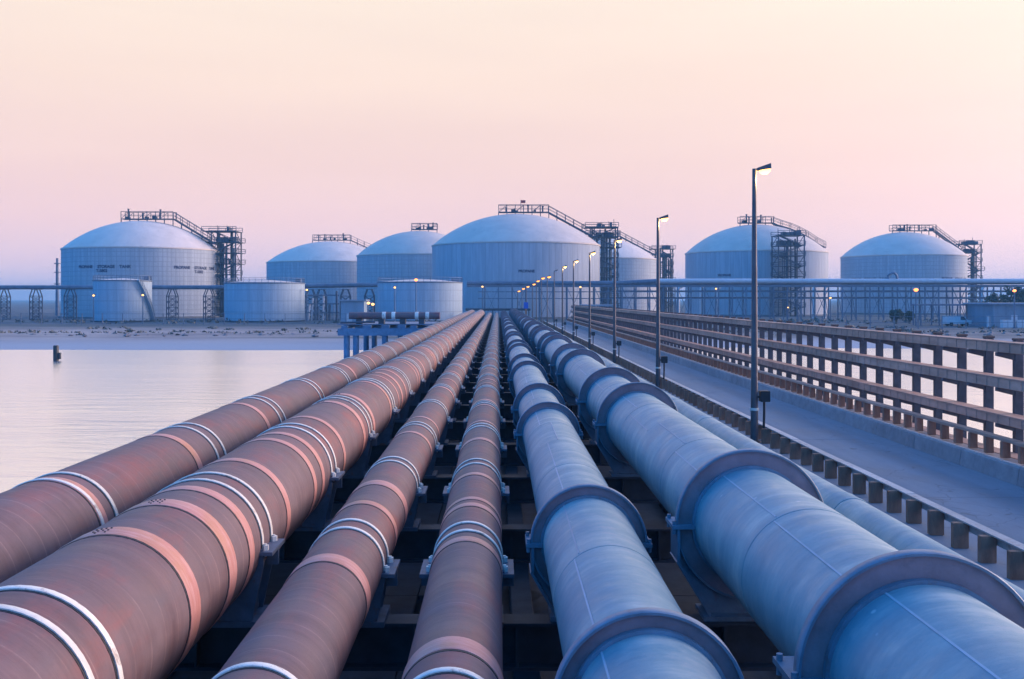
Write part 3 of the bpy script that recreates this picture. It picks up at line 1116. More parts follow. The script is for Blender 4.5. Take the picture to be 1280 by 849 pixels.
# ================================================================ side jetty on the left
jy = 93.0
jt = thing('side_jetty', 'blue grey jetty platform on columns branching left from the far pipes', 'jetty', (0, jy, 0))
jx0, jx1 = px(423, jy), -6.2
for yy in (0.0, 11.0):
    MB().bbox((jx0, yy - 0.45, 1.10), (jx1, yy + 0.45, 1.76), 0.03).build('cap_beam', 'jetty_paint', jt)
    for x in (px(433.5, jy), px(445, jy), -10.6, -8.4):
        if yy > 0:
            x += 0.35
        MB().tube([(x, yy, -3.4), (x, yy, 1.099)], 0.29, 14).build('column', 'jetty_paint', jt, smooth=40)
MB().bbox((jx0 + 0.3, -0.3, 1.763), (jx0 + 0.9, 11.4, 2.02), 0.02).build('deck_beam', 'jetty_paint', jt)
MB().bbox((-8.2, -0.3, 1.763), (-7.6, 11.4, 2.02), 0.02).build('deck_beam', 'jetty_paint', jt)
for x in (-12.6, -10.9, -9.4):
    MB().bbox((x, -0.35, 1.763), (x + 0.75, 0.4, 2.06), 0.02).build('bearing_block', 'jetty_paint', jt)
    MB().bbox((x + 0.1, 0.5, 1.763), (x + 0.62, 11.0, 1.98), 0.02).build('deck_beam', 'dark_steel', jt)
MB().bbox((jx0 - 0.2, 0.6, 2.07), (jx1, 10.6, 2.16), 0.02).build('deck_plate', 'jetty_paint', jt)
for x in (-13.4, -11.3, -9.3, -7.5):
    MB().bbox((x, 0.7, 2.161), (x + 0.5, 1.9, 2.60), 0.02).build('pipe_support', 'dark_steel', jt)
MB().tube([(jx0 + 0.1, 0.6, 2.28), (jx0 + 1.4, 0.6, 2.30), (-12.2, 0.6, 2.36), (-11.6, 0.6, 2.36)], 0.10, 8).build('handrail_pipe', 'lattice_steel', jt, smooth=40)
jp = thing('jetty_pipe', 'short red brown pipe lying across the side jetty platform', 'pipe', (0, jy + 1.3, 2.60 + 0.33))
MB().tube([(px(434, jy), 0, 0), (-10, 0, 0), (-5.55, 0, 0)], 0.33, 24).build('pipe_wall', 'weathered_red_oxide', jp, smooth=50)
for x in (-11.0, -10.1, -7.9, -6.9):
    MB().tube([(x, 0, 0), (x + 0.35, 0, 0)], 0.36, 24).build('strap', 'galvanised_white', jp, smooth=40)
# mooring dolphin
mo = thing('mooring_post', 'dark lone mooring post standing in the calm water on the left', 'mooring post', (px(70, 92), 92, WATER_Z))
MB().tube([(0, 0, -1.5), (0, 0, 1.35), (0, 0, 1.42)], [0.25, 0.25, 0.22], 14).build('post', 'black_steel', mo, smooth=40)
MB().bbox((0.22, -0.15, 0.15), (0.42, 0.15, 0.75), 0.04).build('fender', 'black_steel', mo)

# ================================================================ far shore: tanks
def dome_prof(Rr, z0, z1, n=14):
    hgt = z1 - z0
    rad = (Rr * Rr + hgt * hgt) / (2 * hgt)
    a1 = math.asin(min(1, Rr / rad))
    return [(rad * math.sin(a1 * (1 - k / n)) + (0.001 if k == n else 0), z1 - rad + rad * math.cos(a1 * (1 - k / n))) for k in range(n + 1)]


def fit_round(cx, Rpx, d):
    """centre and radius of an upright cylinder seen between cx - Rpx and cx + Rpx"""
    a0 = math.atan((cx - Rpx - VX) / F)
    a1 = math.atan((cx + Rpx - VX) / F)
    c, h = (a0 + a1) / 2, (a1 - a0) / 2
    dist = d / math.cos(c)
    return dist * math.sin(c), d, dist * math.sin(h)


def curved_text(body, size, Rr, ang, z, parent, mat='lettering_paint'):
    cu = bpy.data.curves.new('lettering', 'FONT')
    cu.body = body
    cu.size = size
    cu.align_x = 'CENTER'
    cu.extrude = 0.02
    cu.offset = 0.045
    cu.space_character = 1.0
    to = bpy.data.objects.new('lettering_src', cu)
    C.objects.link(to)
    dg = bpy.context.evaluated_depsgraph_get()
    me = bpy.data.meshes.new_from_object(to.evaluated_get(dg))
    bpy.data.objects.remove(to)
    for v in me.vertices:
        a = ang + v.co.x / Rr
        rr_ = Rr + 0.04 + v.co.z
        zz = z + v.co.y
        v.co = (rr_ * math.sin(a), -rr_ * math.cos(a), zz)
    me.materials.clear()
    me.materials.append(MATS[mat])
    return put('lettering', me, parent)


def handrail(mb, pts, h=1.1, w=0.09):
    for a, b in zip(pts[:-1], pts[1:]):
        a = Vector(a); b = Vector(b)
        mb.bar(a + Vector((0, 0, h)), b + Vector((0, 0, h)), w)
        mb.bar(a + Vector((0, 0, h * .5)), b + Vector((0, 0, h * .5)), w * .7)
    for p in pts:
        mb.bar(p, Vector(p) + Vector((0, 0, h)), w)


def tank(label, cx, Rpx, ytop, ydome, d, wall='tank_concrete', plat=None, tower_side=1, stair=True, texts=(), flag=False):
    X, d, Rr = fit_round(cx, Rpx, d)
    zt = pz(ytop, d - Rr * 0.6)
    zd = pz(ydome, d)
    t = thing('storage_tank', label, 'storage tank', (X, d, LAND_Z - 0.3), 'domed storage tanks on the far shore')
    z0 = LAND_Z - 0.3
    wt_, dt = zt - z0, zd - z0
    MB().lathe_z([(Rr, 0.0), (Rr, wt_)], 128).build('wall', wall, t, smooth=40)
    MB().lathe_z([(Rr + 0.02, wt_ - 0.35), (Rr + 0.18, wt_ - 0.30), (Rr + 0.18, wt_ + 0.05), (Rr - 0.1, wt_ + 0.1)], 128).build('rim', 'tank_dome_paint', t, smooth=30)
    MB().lathe_z([(Rr + 0.7, -0.2), (Rr + 0.7, 0.7), (Rr + 0.01, 0.75)], 96).build('footing', 'deck_concrete', t, smooth=30)
    dm = MB().lathe_z(dome_prof(Rr - 0.02, wt_, dt, 16), 128)
    dm.build('dome_roof', 'tank_dome_paint', t, smooth=60)
    hgt = dt - wt_
    rad = (Rr * Rr + hgt * hgt) / (2 * hgt)

    def dz(x, y=0.0):
        q = rad * rad - x * x - y * y
        return dt - rad + math.sqrt(max(q, 0.01))
    # platform with railings at the crown and a walkway down the dome
    x0, x1 = plat if plat else (-6, 8)
    yw = -1.2
    pf = MB()
    zp = dt + 0.5
    pf.box((x0, yw - 1.6, zp - 0.18), (x1, yw + 1.6, zp))
    n = max(3, int((x1 - x0) / 2.2))
    for k in range(n + 1):
        x = x0 + (x1 - x0) * k / n
        pf.bar((x, yw - 1.4, dz(x, yw - 1.4) - 0.05), (x, yw - 1.4, zp - 0.18), 0.22)
    pl = pf.build('roof_platform', 'lattice_steel', t)
    for s in (-1.55, 1.55):
        hr = MB()
        handrail(hr, [(x0 + (x1 - x0) * k / n, yw + s, zp) for k in range(n + 1)], 1.9, 0.15)
        for k in range(0, n, 2):
            hr.bar((x0 + (x1 - x0) * k / n, yw + s, zp), (x0 + (x1 - x0) * (k + 1) / n, yw + s, zp + 1.9), 0.10)
        hr.build('railing', 'lattice_steel', pl)
    rr = random.Random(int(cx))
    for k in range(rr.randint(3, 5)):
        x = rr.uniform(x0 + 0.8, x1 - 1.2)
        hgt_ = rr.uniform(1.3, 2.9)
        MB().tube([(x, yw, zp), (x, yw, zp + hgt_ * .8), (x, yw, zp + hgt_)], [0.22, 0.22, 0.32], 8).build('vent', 'lattice_steel', t, smooth=40)
    for k in range(4):
        x = rr.uniform(x0 + 0.5, x1 - 1.5)
        MB().box((x, yw - 0.9, zp + 0.001), (x + rr.uniform(0.5, 1.4), yw + 0.5, zp + rr.uniform(0.4, 0.9))).build('valve_box', 'lattice_steel', t)
    if stair:
        st = MB()
        xe = Rr * 0.985 * tower_side
        xs = (x1 if tower_side > 0 else x0)
        pts = []
        m = 12
        for k in range(m + 1):
            x = xs + (xe - xs) * k / m
            zl = zp + (dz(xe) + 1.4 - zp) * k / m
            pts.append((x, yw, max(zl, dz(x, yw) + 0.5) if k else zp))
        for a, b in zip(pts[:-1], pts[1:]):
            for s in (-0.9, 0.9):
                st.bar((a[0], a[1] + s, a[2] - .15), (b[0], b[1] + s, b[2] - .15), 0.16, 0.38)
            for q in range(5):
                u = (q + .5) / 5
                pxx = a[0] + (b[0] - a[0]) * u
                pzz = a[2] + (b[2] - a[2]) * u
                st.box((pxx - 0.16, a[1] - 0.9, pzz - 0.06), (pxx + 0.16, a[1] + 0.9, pzz))
        for k in (2, 5, 8, 11):
            p = pts[k]
            st.bar((p[0], p[1], dz(p[0], p[1]) - 0.05), (p[0], p[1], p[2] - 0.2), 0.25)
        so = st.build('roof_stair', 'lattice_steel', t)
        for s in (-0.9, 0.9):
            hs = MB()
            handrail(hs, [(p[0], p[1] + s, p[2]) for p in pts[::2]], 1.7, 0.13)
            hs.build('railing', 'lattice_steel', so)
    for body, size, ang, ypix in texts:
        words = body.split()
        wd = [len(w) for w in words]
        tot = sum(wd) + len(words) - 1
        pos = -tot / 2
        for w in words:
            mid = pos + len(w) / 2
            curved_text(w, size, Rr, ang + mid * size * 0.72 / Rr, pz(ypix, d - Rr) - z0, t)
            pos += len(w) + 1
    if flag:
        fl = MB().tube([(x1 * .15, yw, zp), (x1 * .15, yw, zp + 3.4)], 0.07, 8).build('flag_pole', 'lattice_steel', t)
        fm = MB()
        for k in range(5):
            x = x1 * .15 + 0.07 + k * 0.3
            w_ = 0.12 * math.sin(k * 1.3)
            fm.v += [(x, yw + w_, zp + 2.5), (x, yw + w_, zp + 3.3)]
        for k in range(4):
            fm.f.append((2 * k, 2 * k + 2, 2 * k + 3, 2 * k + 1))
        fm.build('flag', 'flag_red', fl)
    return t, X, Rr, zt


def stair_tower(label, cx, wpx, ytop, d, seed, flare=-1):
    """open steel stair and pipe tower beside a tank"""
    rr = random.Random(seed)
    X = px(cx, d)
    W = wpx / F * d
    D = W * 0.9
    ztop = pz(ytop, d)
    H = ztop - LAND_Z
    t = thing('stair_tower', label, 'stair tower', (X, d, LAND_Z - 0.1), 'steel stair towers beside the tanks')
    for sx in (-1, 1):
        for sy in (-1, 1):
            MB().bbox((sx * W / 2 - 0.16, sy * D / 2 - 0.16, 0), (sx * W / 2 + 0.16, sy * D / 2 + 0.16, H), 0.02).build('column', 'lattice_steel', t)
    nf = max(5, int(H / 2.7))
    for k in range(1, nf + 1):
        z = H * k / nf
        over = 0.25 + (0.8 if rr.random() < 0.3 else 0)
        fx0, fx1 = -W / 2 - 0.2 - (W * 0.35 if (k >= nf - 1 and flare < 0) else 0), W / 2 + over
        fl = MB().box((fx0, -D / 2 - 0.4, z - 0.16), (fx1, D / 2 + 0.4, z)).build('landing', 'lattice_steel', t)
        for y_ in (-D / 2 - 0.4, D / 2 + 0.4):
            hr = MB()
            handrail(hr, [(fx0, y_, z), ((fx0 + fx1) / 2, y_, z), (fx1, y_, z)], 1.15, 0.14)
            hr.build('railing', 'lattice_steel', fl)
        zb = H * (k - 1) / nf
        st = MB()
        a, b = (-W / 2 + .4, W / 2 - .4) if k % 2 else (W / 2 - .4, -W / 2 + .4)
        st.bar((a, -D / 4, zb), (b, -D / 4, z - .1), 0.9, 0.22)
        st.build('stair_flight', 'lattice_steel', t)
        br = MB()
        s = 1 if k % 2 else -1
        for y_ in (-D / 2, D / 2):
            br.bar((-s * W / 2, y_, zb), (s * W / 2, y_, z), 0.14)
        for x_ in (-W / 2, W / 2):
            br.bar((x_, -s * D / 2, zb), (x_, s * D / 2, z), 0.14)
        br.build('brace', 'lattice_steel', t)
    if flare < 0:       # bridge bracket to the tank roof
        MB().bar((-W / 2, 0, H * (nf - 1.9) / nf), (-W / 2 - W * 0.35, 0, H * (nf - 1) / nf - 0.2), 0.3).build('bracket', 'lattice_steel', t)
    for k in range(9):
        x = rr.uniform(-W * .38, W * .45)
        y_ = rr.uniform(-D * .3, D * .4)
        MB().tube([(x, y_, 0), (x, y_, H * rr.uniform(0.75, 1.02))], rr.uniform(0.16, 0.42), 8).build('riser_pipe', rr.choice(('lattice_steel', 'rack_steel')), t, smooth=40)
    for k in range(16):
        x = rr.uniform(-W * .45, W * .3)
        z = H * rr.choice((nf, nf - 1, nf - 1, rr.randint(1, nf))) / nf
        MB().box((x, rr.uniform(-D * .3, 0), z + 0.001), (x + rr.uniform(.5, 1.3), D * .3, z + rr.uniform(.6, 1.5))).build('equipment_box', 'lattice_steel', t)
    for k in range(3):
        x = rr.uniform(-W * .4, W * .4)
        MB().tube([(x, 0, H), (x, 0, H + rr.uniform(1.0, 2.4))], 0.08, 6).build('mast', 'lattice_steel', t)
    return t


T1 = 275.0
tank('domed propane storage tank with dark lettering, farthest left', 176, 100, 310, 276.5, T1, 'tank_concrete', (-5.0, 9.2), 1, True,
     [('PROPANE STORAGE TANK', 1.05, -0.155, 335.0), ('T-5802', 1.05, -0.155, 340.2),
      ('PROPANE STORAGE TANK', 1.05, 1.07, 335.0), ('T-5802', 1.05, 1.09, 340.2)])
stair_tower('dark lattice stair tower on the right of the lettered propane tank', 283, 30, 289, T1 + 1, 31)
T4 = 276.0
tank('largest domed tank at the centre behind the row of lit street lamps', 645, 105, 304, 268, T4, 'tank_concrete_ribbed', (-4.8, 9.0), 1, True,
     [('PROPANE', 0.95, 0.10, 340.5)], flag=True)
stair_tower('dark lattice stair tower on the right of the largest central tank', 756, 29, 284, T4 + 1, 32)
tank('domed tank left of centre, half hidden by the paler tank on its right', 412, 79, 327, 302, 380, 'tank_concrete', (-6.3, 8.0), 1)
tank('pale domed tank half hidden behind the left of the largest central tank', 524, 78, 318, 289, 332, 'tank_concrete', (-2.5, 6.0), 1, False)
tank('domed tank mostly hidden behind the stair tower of the central tank', 748, 73, 323, 297, 372, 'tank_concrete', (-5, 8), 1)
stair_tower('slim lattice stair tower just right of the half hidden tank', 830, 19, 311, 372, 33)
tank('domed tank right of centre with a lattice tower standing before it', 946, 89.5, 314, 281, 312, 'tank_concrete_ribbed', (-5.5, 5.0), 1, True,
     [('PROPANE', 0.95, -0.68, 345)])
stair_tower('lattice stair tower in front of the domed tank right of centre', 985, 32, 294, 284, 34, 1)
tank('domed tank with faint dark lettering, farthest right', 1130, 79.5, 319, 290.5, 345, 'tank_concrete', (-4.5, 10.5), 1, True,
     [('PROPANE STORAGE TANK', 1.0, -0.957, 349.5), ('PROPANE STORAGE TANK', 1.0, 0.57, 349.5)])
stair_tower('lattice stair tower on the right of the farthest right tank', 1212, 20, 305, 346, 35)

# ---------------------------------------------------------------- small flat-topped tanks
def small_tank(label, cx, Rpx, ytop, d, spiral=False):
    X, d, Rr = fit_round(cx, Rpx, d)
    z0 = LAND_Z - 0.2
    H = pz(ytop, d - Rr) - z0
    t = thing('small_tank', label, 'tank', (X, d, z0), 'small cylindrical tanks on the far shore')
    MB().lathe_z([(Rr, 0), (Rr, H)], 96).build('wall', 'tank_paint', t, smooth=40)
    MB().lathe_z([(Rr, H), (Rr * .5, H + Rr * .05), (0.01, H + Rr * .08)], 96).build('roof', 'tank_dome_paint', t, smooth=40)
    MB().lathe_z([(Rr + .01, H - .25), (Rr + .14, H - .22), (Rr + .14, H + .02), (Rr - .1, H + .03)], 96).build('rim', 'rack_steel', t, smooth=30)
    MB().lathe_z([(Rr + .5, 0), (Rr + .5, .5), (Rr + .01, .52)], 64).build('footing', 'dark_steel', t, smooth=30)
    hr = MB()
    n = 40
    pts = [((Rr - .05) * math.cos(2 * math.pi * k / n), (Rr - .05) * math.sin(2 * math.pi * k / n), H) for k in range(n + 1)]
    handrail(hr, pts, 1.0, 0.07)
    hr.build('railing', 'rack_steel', t)
    for k in (3, 4):
        a = -math.pi / 2 + 0.5 * k
        MB().box((Rr * .8 * math.cos(a), Rr * .8 * math.sin(a) - .4, H), (Rr * .8 * math.cos(a) + 1.2, Rr * .8 * math.sin(a) + .4, H + 0.9)).build('roof_hatch', 'rack_steel', t)
    if spiral:
        s = MB()
        m = 26
        q = []
        for k in range(m + 1):
            a = -math.pi / 2 + 0.86 + 0.80 * k / m
            q.append(((Rr + .45) * math.cos(a), (Rr + .45) * math.sin(a), H - (H - .3) * k / m))
        for a, b in zip(q[:-1], q[1:]):
            s.bar(a, b, 0.8, 0.3)
        so = s.build('spiral_stair', 'shed_cladding', t)
        h2 = MB()
        handrail(h2, [(p[0] * 1.06, p[1] * 1.06, p[2]) for p in q[::2]], 1.0, 0.07)
        h2.build('railing', 'rack_steel', so)
    return t, X, Rr, z0


S1 = small_tank('small blue tank with a spiral stair in front of the lettered tank', 153, 37, 350, 221, True)
S2 = small_tank('small blue flat topped tank between the two left domed tanks', 330.5, 50.5, 353, 223)
S3 = small_tank('small flat topped tank before the pale half hidden domed tank', 525, 53, 352, 227)

# ---------------------------------------------------------------- elevated pipelines on the far shore
RD = 240.0
lp = thing('elevated_pipeline', 'blue grey pipeline on lattice trestles crossing before the left tanks', 'pipeline', (0, RD, LAND_Z))
zc = pz(359.3, RD) - LAND_Z
MB().tube([(-150, 0, zc), (-70, 0, zc), (px(475, RD), 0, zc + .6)], 0.5, 16).build('pipe', 'rack_steel', lp, smooth=40)
MB().tube([(-150, 1.2, zc - .15), (-70, 1.2, zc - .15), (px(475, RD), 1.2, zc + .4)], 0.34, 12).build('pipe', 'pale_pipework', lp, smooth=40)
for x in (-35, 5, 45, 88, 131, 172, 215.5, 261.5, 300, 345, 388, 402, 432, 462):
    X = px(x, RD)
    m = MB()
    w0, w1 = 1.15, 0.55
    zt = zc - 0.55
    for s in (-1, 1):
        for yy in (-0.8, 0.8):
            m.bar((X + s * w0, yy, 0), (X + s * w0, yy, zt - 1.6), 0.20)
            m.bar((X + s * w0, yy, zt - 1.6), (X + s * w1, yy, zt), 0.20)
    nb = 4
    for k in range(nb + 1):
        z = (zt - 1.6) * k / nb + 0.05
        for yy in (-0.8, 0.8):
            m.bar((X - w0, yy, z), (X + w0, yy, z), 0.14)
            if k < nb:
                z2 = (zt - 1.6) * (k + 1) / nb
                m.bar((X - w0, yy, z), (X + w0, yy, z2), 0.11)
                m.bar((X + w0, yy, z), (X - w0, yy, z2), 0.11)
    m.box((X - 0.8, -1.0, zt), (X + 0.8, 1.7, zt + 0.1))
    m.build('trestle', 'lattice_steel', lp)

rp = thing('elevated_pipe_rack', 'long pale pipe on a many legged rack across the right tanks', 'pipe rack', (0, RD - 2, LAND_Z))
zr = pz(351.5, RD) - LAND_Z
X0, X1 = px(584, RD), px(1420, RD)
MB().tube([(X0, 0, zr - .55), (px(770, RD), 0, zr - .5), (px(820, RD), 0, zr)], 0.52, 16).build('pipe', 'rack_steel', rp, smooth=40)
MB().tube([(px(818, RD), 0, zr), (px(1100, RD), 0, zr), (X1, 0, zr)], 0.55, 16).build('pipe', 'white_paint', rp, smooth=40)
MB().tube([(X0, 1.6, zr - .7), (X1, 1.6, zr - .4)], 0.35, 12).build('pipe', 'rack_steel', rp, smooth=40)
MB().bbox((X0, -0.9, zr - 1.45), (X1, -0.6, zr - 0.95), 0.02).build('beam', 'rack_steel', rp)
MB().bbox((X0, 2.2, zr - 1.45), (X1, 2.5, zr - 0.95), 0.02).build('beam', 'rack_steel', rp)
MB().tube([(px(1106, RD), 0, zr), (px(1106, RD), 0, zr + 1.3), (px(1108, RD) + .6, 0, zr + 1.9), (px(1114, RD), 0, zr + 1.9), (px(1115, RD) + .3, 0, zr + 1.3), (px(1115.5, RD) + .4, 0, zr - .3)], 0.28, 10).build('expansion_loop', 'rack_steel', rp, smooth=40)
x = 606.0
rrk = random.Random(5)
kk = 0
while x < 1400:
    X = px(x, RD)
    m = MB()
    for yy in (-0.75, 2.35):
        m.bar((X, yy, 0), (X, yy, zr - 1.46), 0.26)
    for q, zz in enumerate((zr - 2.6, zr - 4.2)):
        m.bar((X, -1.1, zz), (X, 2.7, zz), 0.2)
        m.bar((X - 1.6, -0.75, zz), (X + 1.6, -0.75, zz), 0.16, 0.22)
    m.bar((X, -0.75, 0.3), (X, 2.35, zr - 2.7), 0.13)
    m.build('leg_frame', 'rack_steel', rp)
    if kk % 2 == 0:
        m = MB()
        dx = px(x + 17, RD)
        m.bar((X, -0.75, 0.2), (dx, -0.75, zr - 1.6), 0.12)
        m.bar((dx, -0.75, 0.2), (X, -0.75, zr - 1.6), 0.12)
        m.build('brace', 'rack_steel', rp)
    kk += 1
    x += 17.0
for k, zz in enumerate((zr - 2.4, zr - 4.0)):
    MB().tube([(px(760, RD), 1.1, zz), (X1, 1.1, zz)], 0.15, 8).build('pipe', 'lattice_steel', rp, smooth=40)
# vertical risers on the right tanks, standing free behind the rack
for i, (x, yt, lab) in enumerate([(876, 357, 'pale vertical riser pipe under the left part of the white pipe rack'),
                                  (897, 358, 'pale vertical riser pipe below the lettering of the tank right of centre'),
                                  (1017, 357, 'left of two pale riser pipes beside the sunlit side of the right centre tank'),
                                  (1031, 357, 'right of two pale riser pipes beside the sunlit side of the right centre tank'),
                                  (848, 358, 'pale riser pipe left of the tank right of centre'),
                                  (1228, 357, 'pale riser pipe right of the farthest right stair tower')]):
    t = thing('riser_pipe', lab, 'riser pipe', (px(x, 250), 250, LAND_Z - .1), 'riser pipes behind the rack')
    zt = pz(yt, 250) - LAND_Z
    MB().tube([(0, 0, 0), (0, 0, zt - 1), (0.2, 0, zt - .3), (0.9, 0, zt)], 0.35, 10).build('pipe_wall', 'white_paint', t, smooth=50)
    MB().tube([(0, 0, 1.0), (0, 0, 1.25)], 0.5, 10).build('flange', 'rack_steel', t, smooth=40)
    MB().bbox((-0.5, -0.5, -0.2), (0.5, 0.5, 0.25), 0.03).build('plinth', 'deck_concrete', t)

# slim chimney at the far left
ch = thing('chimney', 'slim tall steel chimney left of the lettered tank', 'chimney', (px(71.5, 300), 300, LAND_Z - .2))
zt = pz(322, 300) - LAND_Z
MB().tube([(0, 0, 0), (0, 0, zt * .6), (0, 0, zt)], [0.55, 0.42, 0.35], 12).build('shaft', 'rack_steel', ch, smooth=40)
for z in (zt * .55, zt * .75, zt * .9):
    MB().tube([(0, 0, z), (0, 0, z + .25)], 0.95, 12).build('collar', 'rack_steel', ch, smooth=40)

# pipe manifold between the two small tanks
mf = thing('pipe_manifold', 'cluster of vertical pipes and frames right of the middle small tank', 'pipework', (0, 232, LAND_Z - .1))
rr = random.Random(8)
for k in range(9):
    x = px(386 + k * 4.4, 232)
    MB().tube([(x, rr.uniform(-1, 1), 0), (x, rr.uniform(-1, 1), rr.uniform(3.5, 7.2))], rr.uniform(.12, .3), 8).build('riser', rr.choice(('pale_pipework', 'rack_steel', 'lattice_steel')), mf, smooth=40)
for z in (2.0, 4.0, 6.0):
    MB().bar((px(384, 232), 0, z), (px(424, 232), 0, z), 0.2, 0.3).build('crossbar', 'rack_steel', mf)


# ---------------------------------------------------------------- sheds and shelters
def shed(label, x0, x1, yt, yb_d, depth, roof_over=0.5, name='shed', doors=1, cat='shed'):
    d = yb_d
    X0, X1 = px(x0, d), px(x1, d)
    H = pz(yt, d) - LAND_Z
    t = thing(name, label, cat, ((X0 + X1) / 2, d, LAND_Z - .1))
    w = (X1 - X0) / 2
    MB().box((-w, 0, 0), (w, depth, H - .25)).build('wall', 'shed_cladding', t)
    MB().box((-w - roof_over, -roof_over, H - .249), (w + roof_over, depth + roof_over, H)).build('roof', 'shed_roof', t)
    for k in range(doors):
        x = -w * .5 + k * w * .9
        dr = MB().box((x, -0.05, 0.1), (x + 1.1, -0.003, 2.2)).build('door', 'white_paint', t)
        MB().box((x + .9, -.1, 1.1), (x + 1.0, -.052, 1.2)).build('handle', 'lattice_steel', dr)
    for k in range(2):
        x = w * .1 + k * w * .45
        wd = MB().box((x, -0.05, 1.2), (x + .8, -0.003, 2.0)).build('window', 'lattice_steel', t)
        MB().box((x - .08, -.07, 1.1), (x + .88, -.052, 1.19)).build('sill', 'white_paint', wd)
    return t


shed('small blue grey shed with flat roof left of the far jetty pipes', 426, 455, 374, 205, 5)
shed('flat roofed blue building at the right edge of the far shore', 1242, 1330, 378, 178, 10, 0.6, 'building', 2, 'building')
cp = thing('canopy', 'long thin flat canopy roof on posts below the farthest right tank', 'canopy', (px(1192, 190), 190, LAND_Z - .1))
zt = pz(379.5, 190) - LAND_Z
MB().box((-7.4, -2, zt - .3), (6.8, 2, zt)).build('roof', 'rack_steel', cp)
for x in (-7, -3.5, 0, 3.3, 6.4):
    for yy in (-1.7, 1.7):
        MB().box((x - .1, yy - .1, 0), (x + .1, yy + .1, zt - .301)).build('post', 'rack_steel', cp)
cp = thing('canopy', 'small pale canopy roof at the foot of the central stair tower', 'canopy', (px(748, 205), 205, LAND_Z - .1))
zt = pz(380, 205) - LAND_Z
MB().box((-3.6, -2, zt - .35), (3.6, 2, zt)).build('roof', 'shed_roof', cp)
for x in (-3.3, 0, 3.3):
    for yy in (-1.7, 1.7):
        MB().box((x - .1, yy - .1, 0), (x + .1, yy + .1, zt - .351)).build('post', 'rack_steel', cp)
# parked pickup under the canopy
vh = thing('parked_van', 'small white parked van under the long thin canopy', 'van', (px(1196, 184), 184, LAND_Z + .02))
MB().prism([(-2.3, .45), (2.3, .45), (2.35, 1.0), (1.6, 1.15), (1.0, 1.85), (-2.25, 1.9), (-2.3, 1.0)], -0.9, 0.9).build('body', 'white_paint', vh)
for x in (-1.4, 1.4):
    for yy in (-.92, .74):
        wv_ = MB().tube([(x, yy, .36), (x, yy + .18, .36)], .36, 14)
        wv_.build('wheel', 'black_steel', vh, smooth=40)
MB().prism([(0.3, 1.15), (1.3, 1.15), (.92, 1.75), (.3, 1.78)], -.93, -.903).build('side_window', 'lattice_steel', vh)
for x, lab in ((1258, 'white cabinet before the building at the right edge'), (1276, 'second white cabinet right of the first before the right edge building')):
    t = thing('cabinet', lab, 'cabinet', (px(x, 172), 172, LAND_Z - .1))
    MB().bbox((-.85, -.5, .15), (.85, .5, 1.5), .03).build('case', 'white_paint', t)
    MB().bbox((-.95, -.6, 0), (.95, .6, .149), .02).build('plinth', 'deck_concrete', t)
    MB().box((-.02, -.52, .2), (.02, -.501, 1.45)).build('door_seam', 'lattice_steel', t)
# white marker post
mk = thing('marker_post', 'white marker post left of the right edge building', 'post', (px(1236, 176), 176, LAND_Z - .1))
MB().bbox((-.25, -.25, 0), (.25, .25, 2.0), .04).build('shaft', 'white_paint', mk)
MB().bbox((-.32, -.32, 2.001), (.32, .32, 2.12), .03).build('cap', 'white_paint', mk)


# ---------------------------------------------------------------- small lights of the plant
def plant_light(label, x, y, d, pole=True, mat='small_lamp', r=0.24, bracket=None):
    p = at(x, y, d)
    t = thing('plant_light', label, 'light', (p.x, p.y, LAND_Z - .05 if pole else p.z), 'small lights of the plant')
    z = p.z - (LAND_Z - .05) if pole else 0.0
    if pole:
        MB().tube([(0, 0, 0), (0, 0, z - .1)], [0.14, 0.09], 8).build('pole', 'rack_steel', t, smooth=40)
    else:
        MB().box((-.1, .12, -.1), (.1, bracket or 1.0, .1)).build('bracket', 'rack_steel', t)
    hd = MB().bbox((-.3, -.05, z + .05), (.3, .3, z + .32), .04).build('housing', 'rack_steel', t)
    prof = [(r * math.sin(a) + .0005, r * .8 * math.cos(a) + z) for a in [math.pi * k / 8 for k in range(9)]]
    m = MB().lathe_z(prof, 12)
    m.build('lens', mat, hd, smooth=60)
    return t


plant_light('small lit lamp at the left edge of the spiral stair tank', 117, 369.5, 213.5, True)
plant_light('small lit lamp near the spiral stair of the small tank', 178.5, 369, 213, True)
plant_light('small lit lamp at the right edge of the middle small tank', 383.5, 362.5, 221, True)
plant_light('lit orange lamp on a tall pole before the small tank left of centre', 520, 350, 212, True, 'red_lamp', 0.36)
plant_light('small pale lamp left of the tall pole on the small tank left of centre', 493.5, 359.5, 213, True)
plant_light('left of two lit lamps beside the shed above the jetty pipes', 460.5, 379, 200, True, 'small_lamp', 0.32)
plant_light('right of two lit lamps beside the shed above the jetty pipes', 466, 380.5, 200, True, 'small_lamp', 0.32)
plant_light('small lit lamp under the rack at the left of the central tank', 603, 358.5, 236.5, True)
plant_light('small lit lamp under the rack at the right of the central tank', 725.5, 359, 236.5, True)
plant_light('small pale lamp under the white pipe before the right centre tank', 895, 361, 236.5, True)
plant_light('red lit lamp on a pole before the farthest right tank', 1145, 362.5, 185, True, 'red_lamp', 0.40)
plant_light('lit lamp on a pole before the right edge building', 1268, 363.5, 172, True, 'red_lamp', 0.30)
plant_light('small orange lamp between the two right domed tanks', 1038, 372.5, 236.5, True)
plant_light('small orange lamp low under the rack before the right centre tank', 985, 384.5, 236, True, 'small_lamp', 0.18)

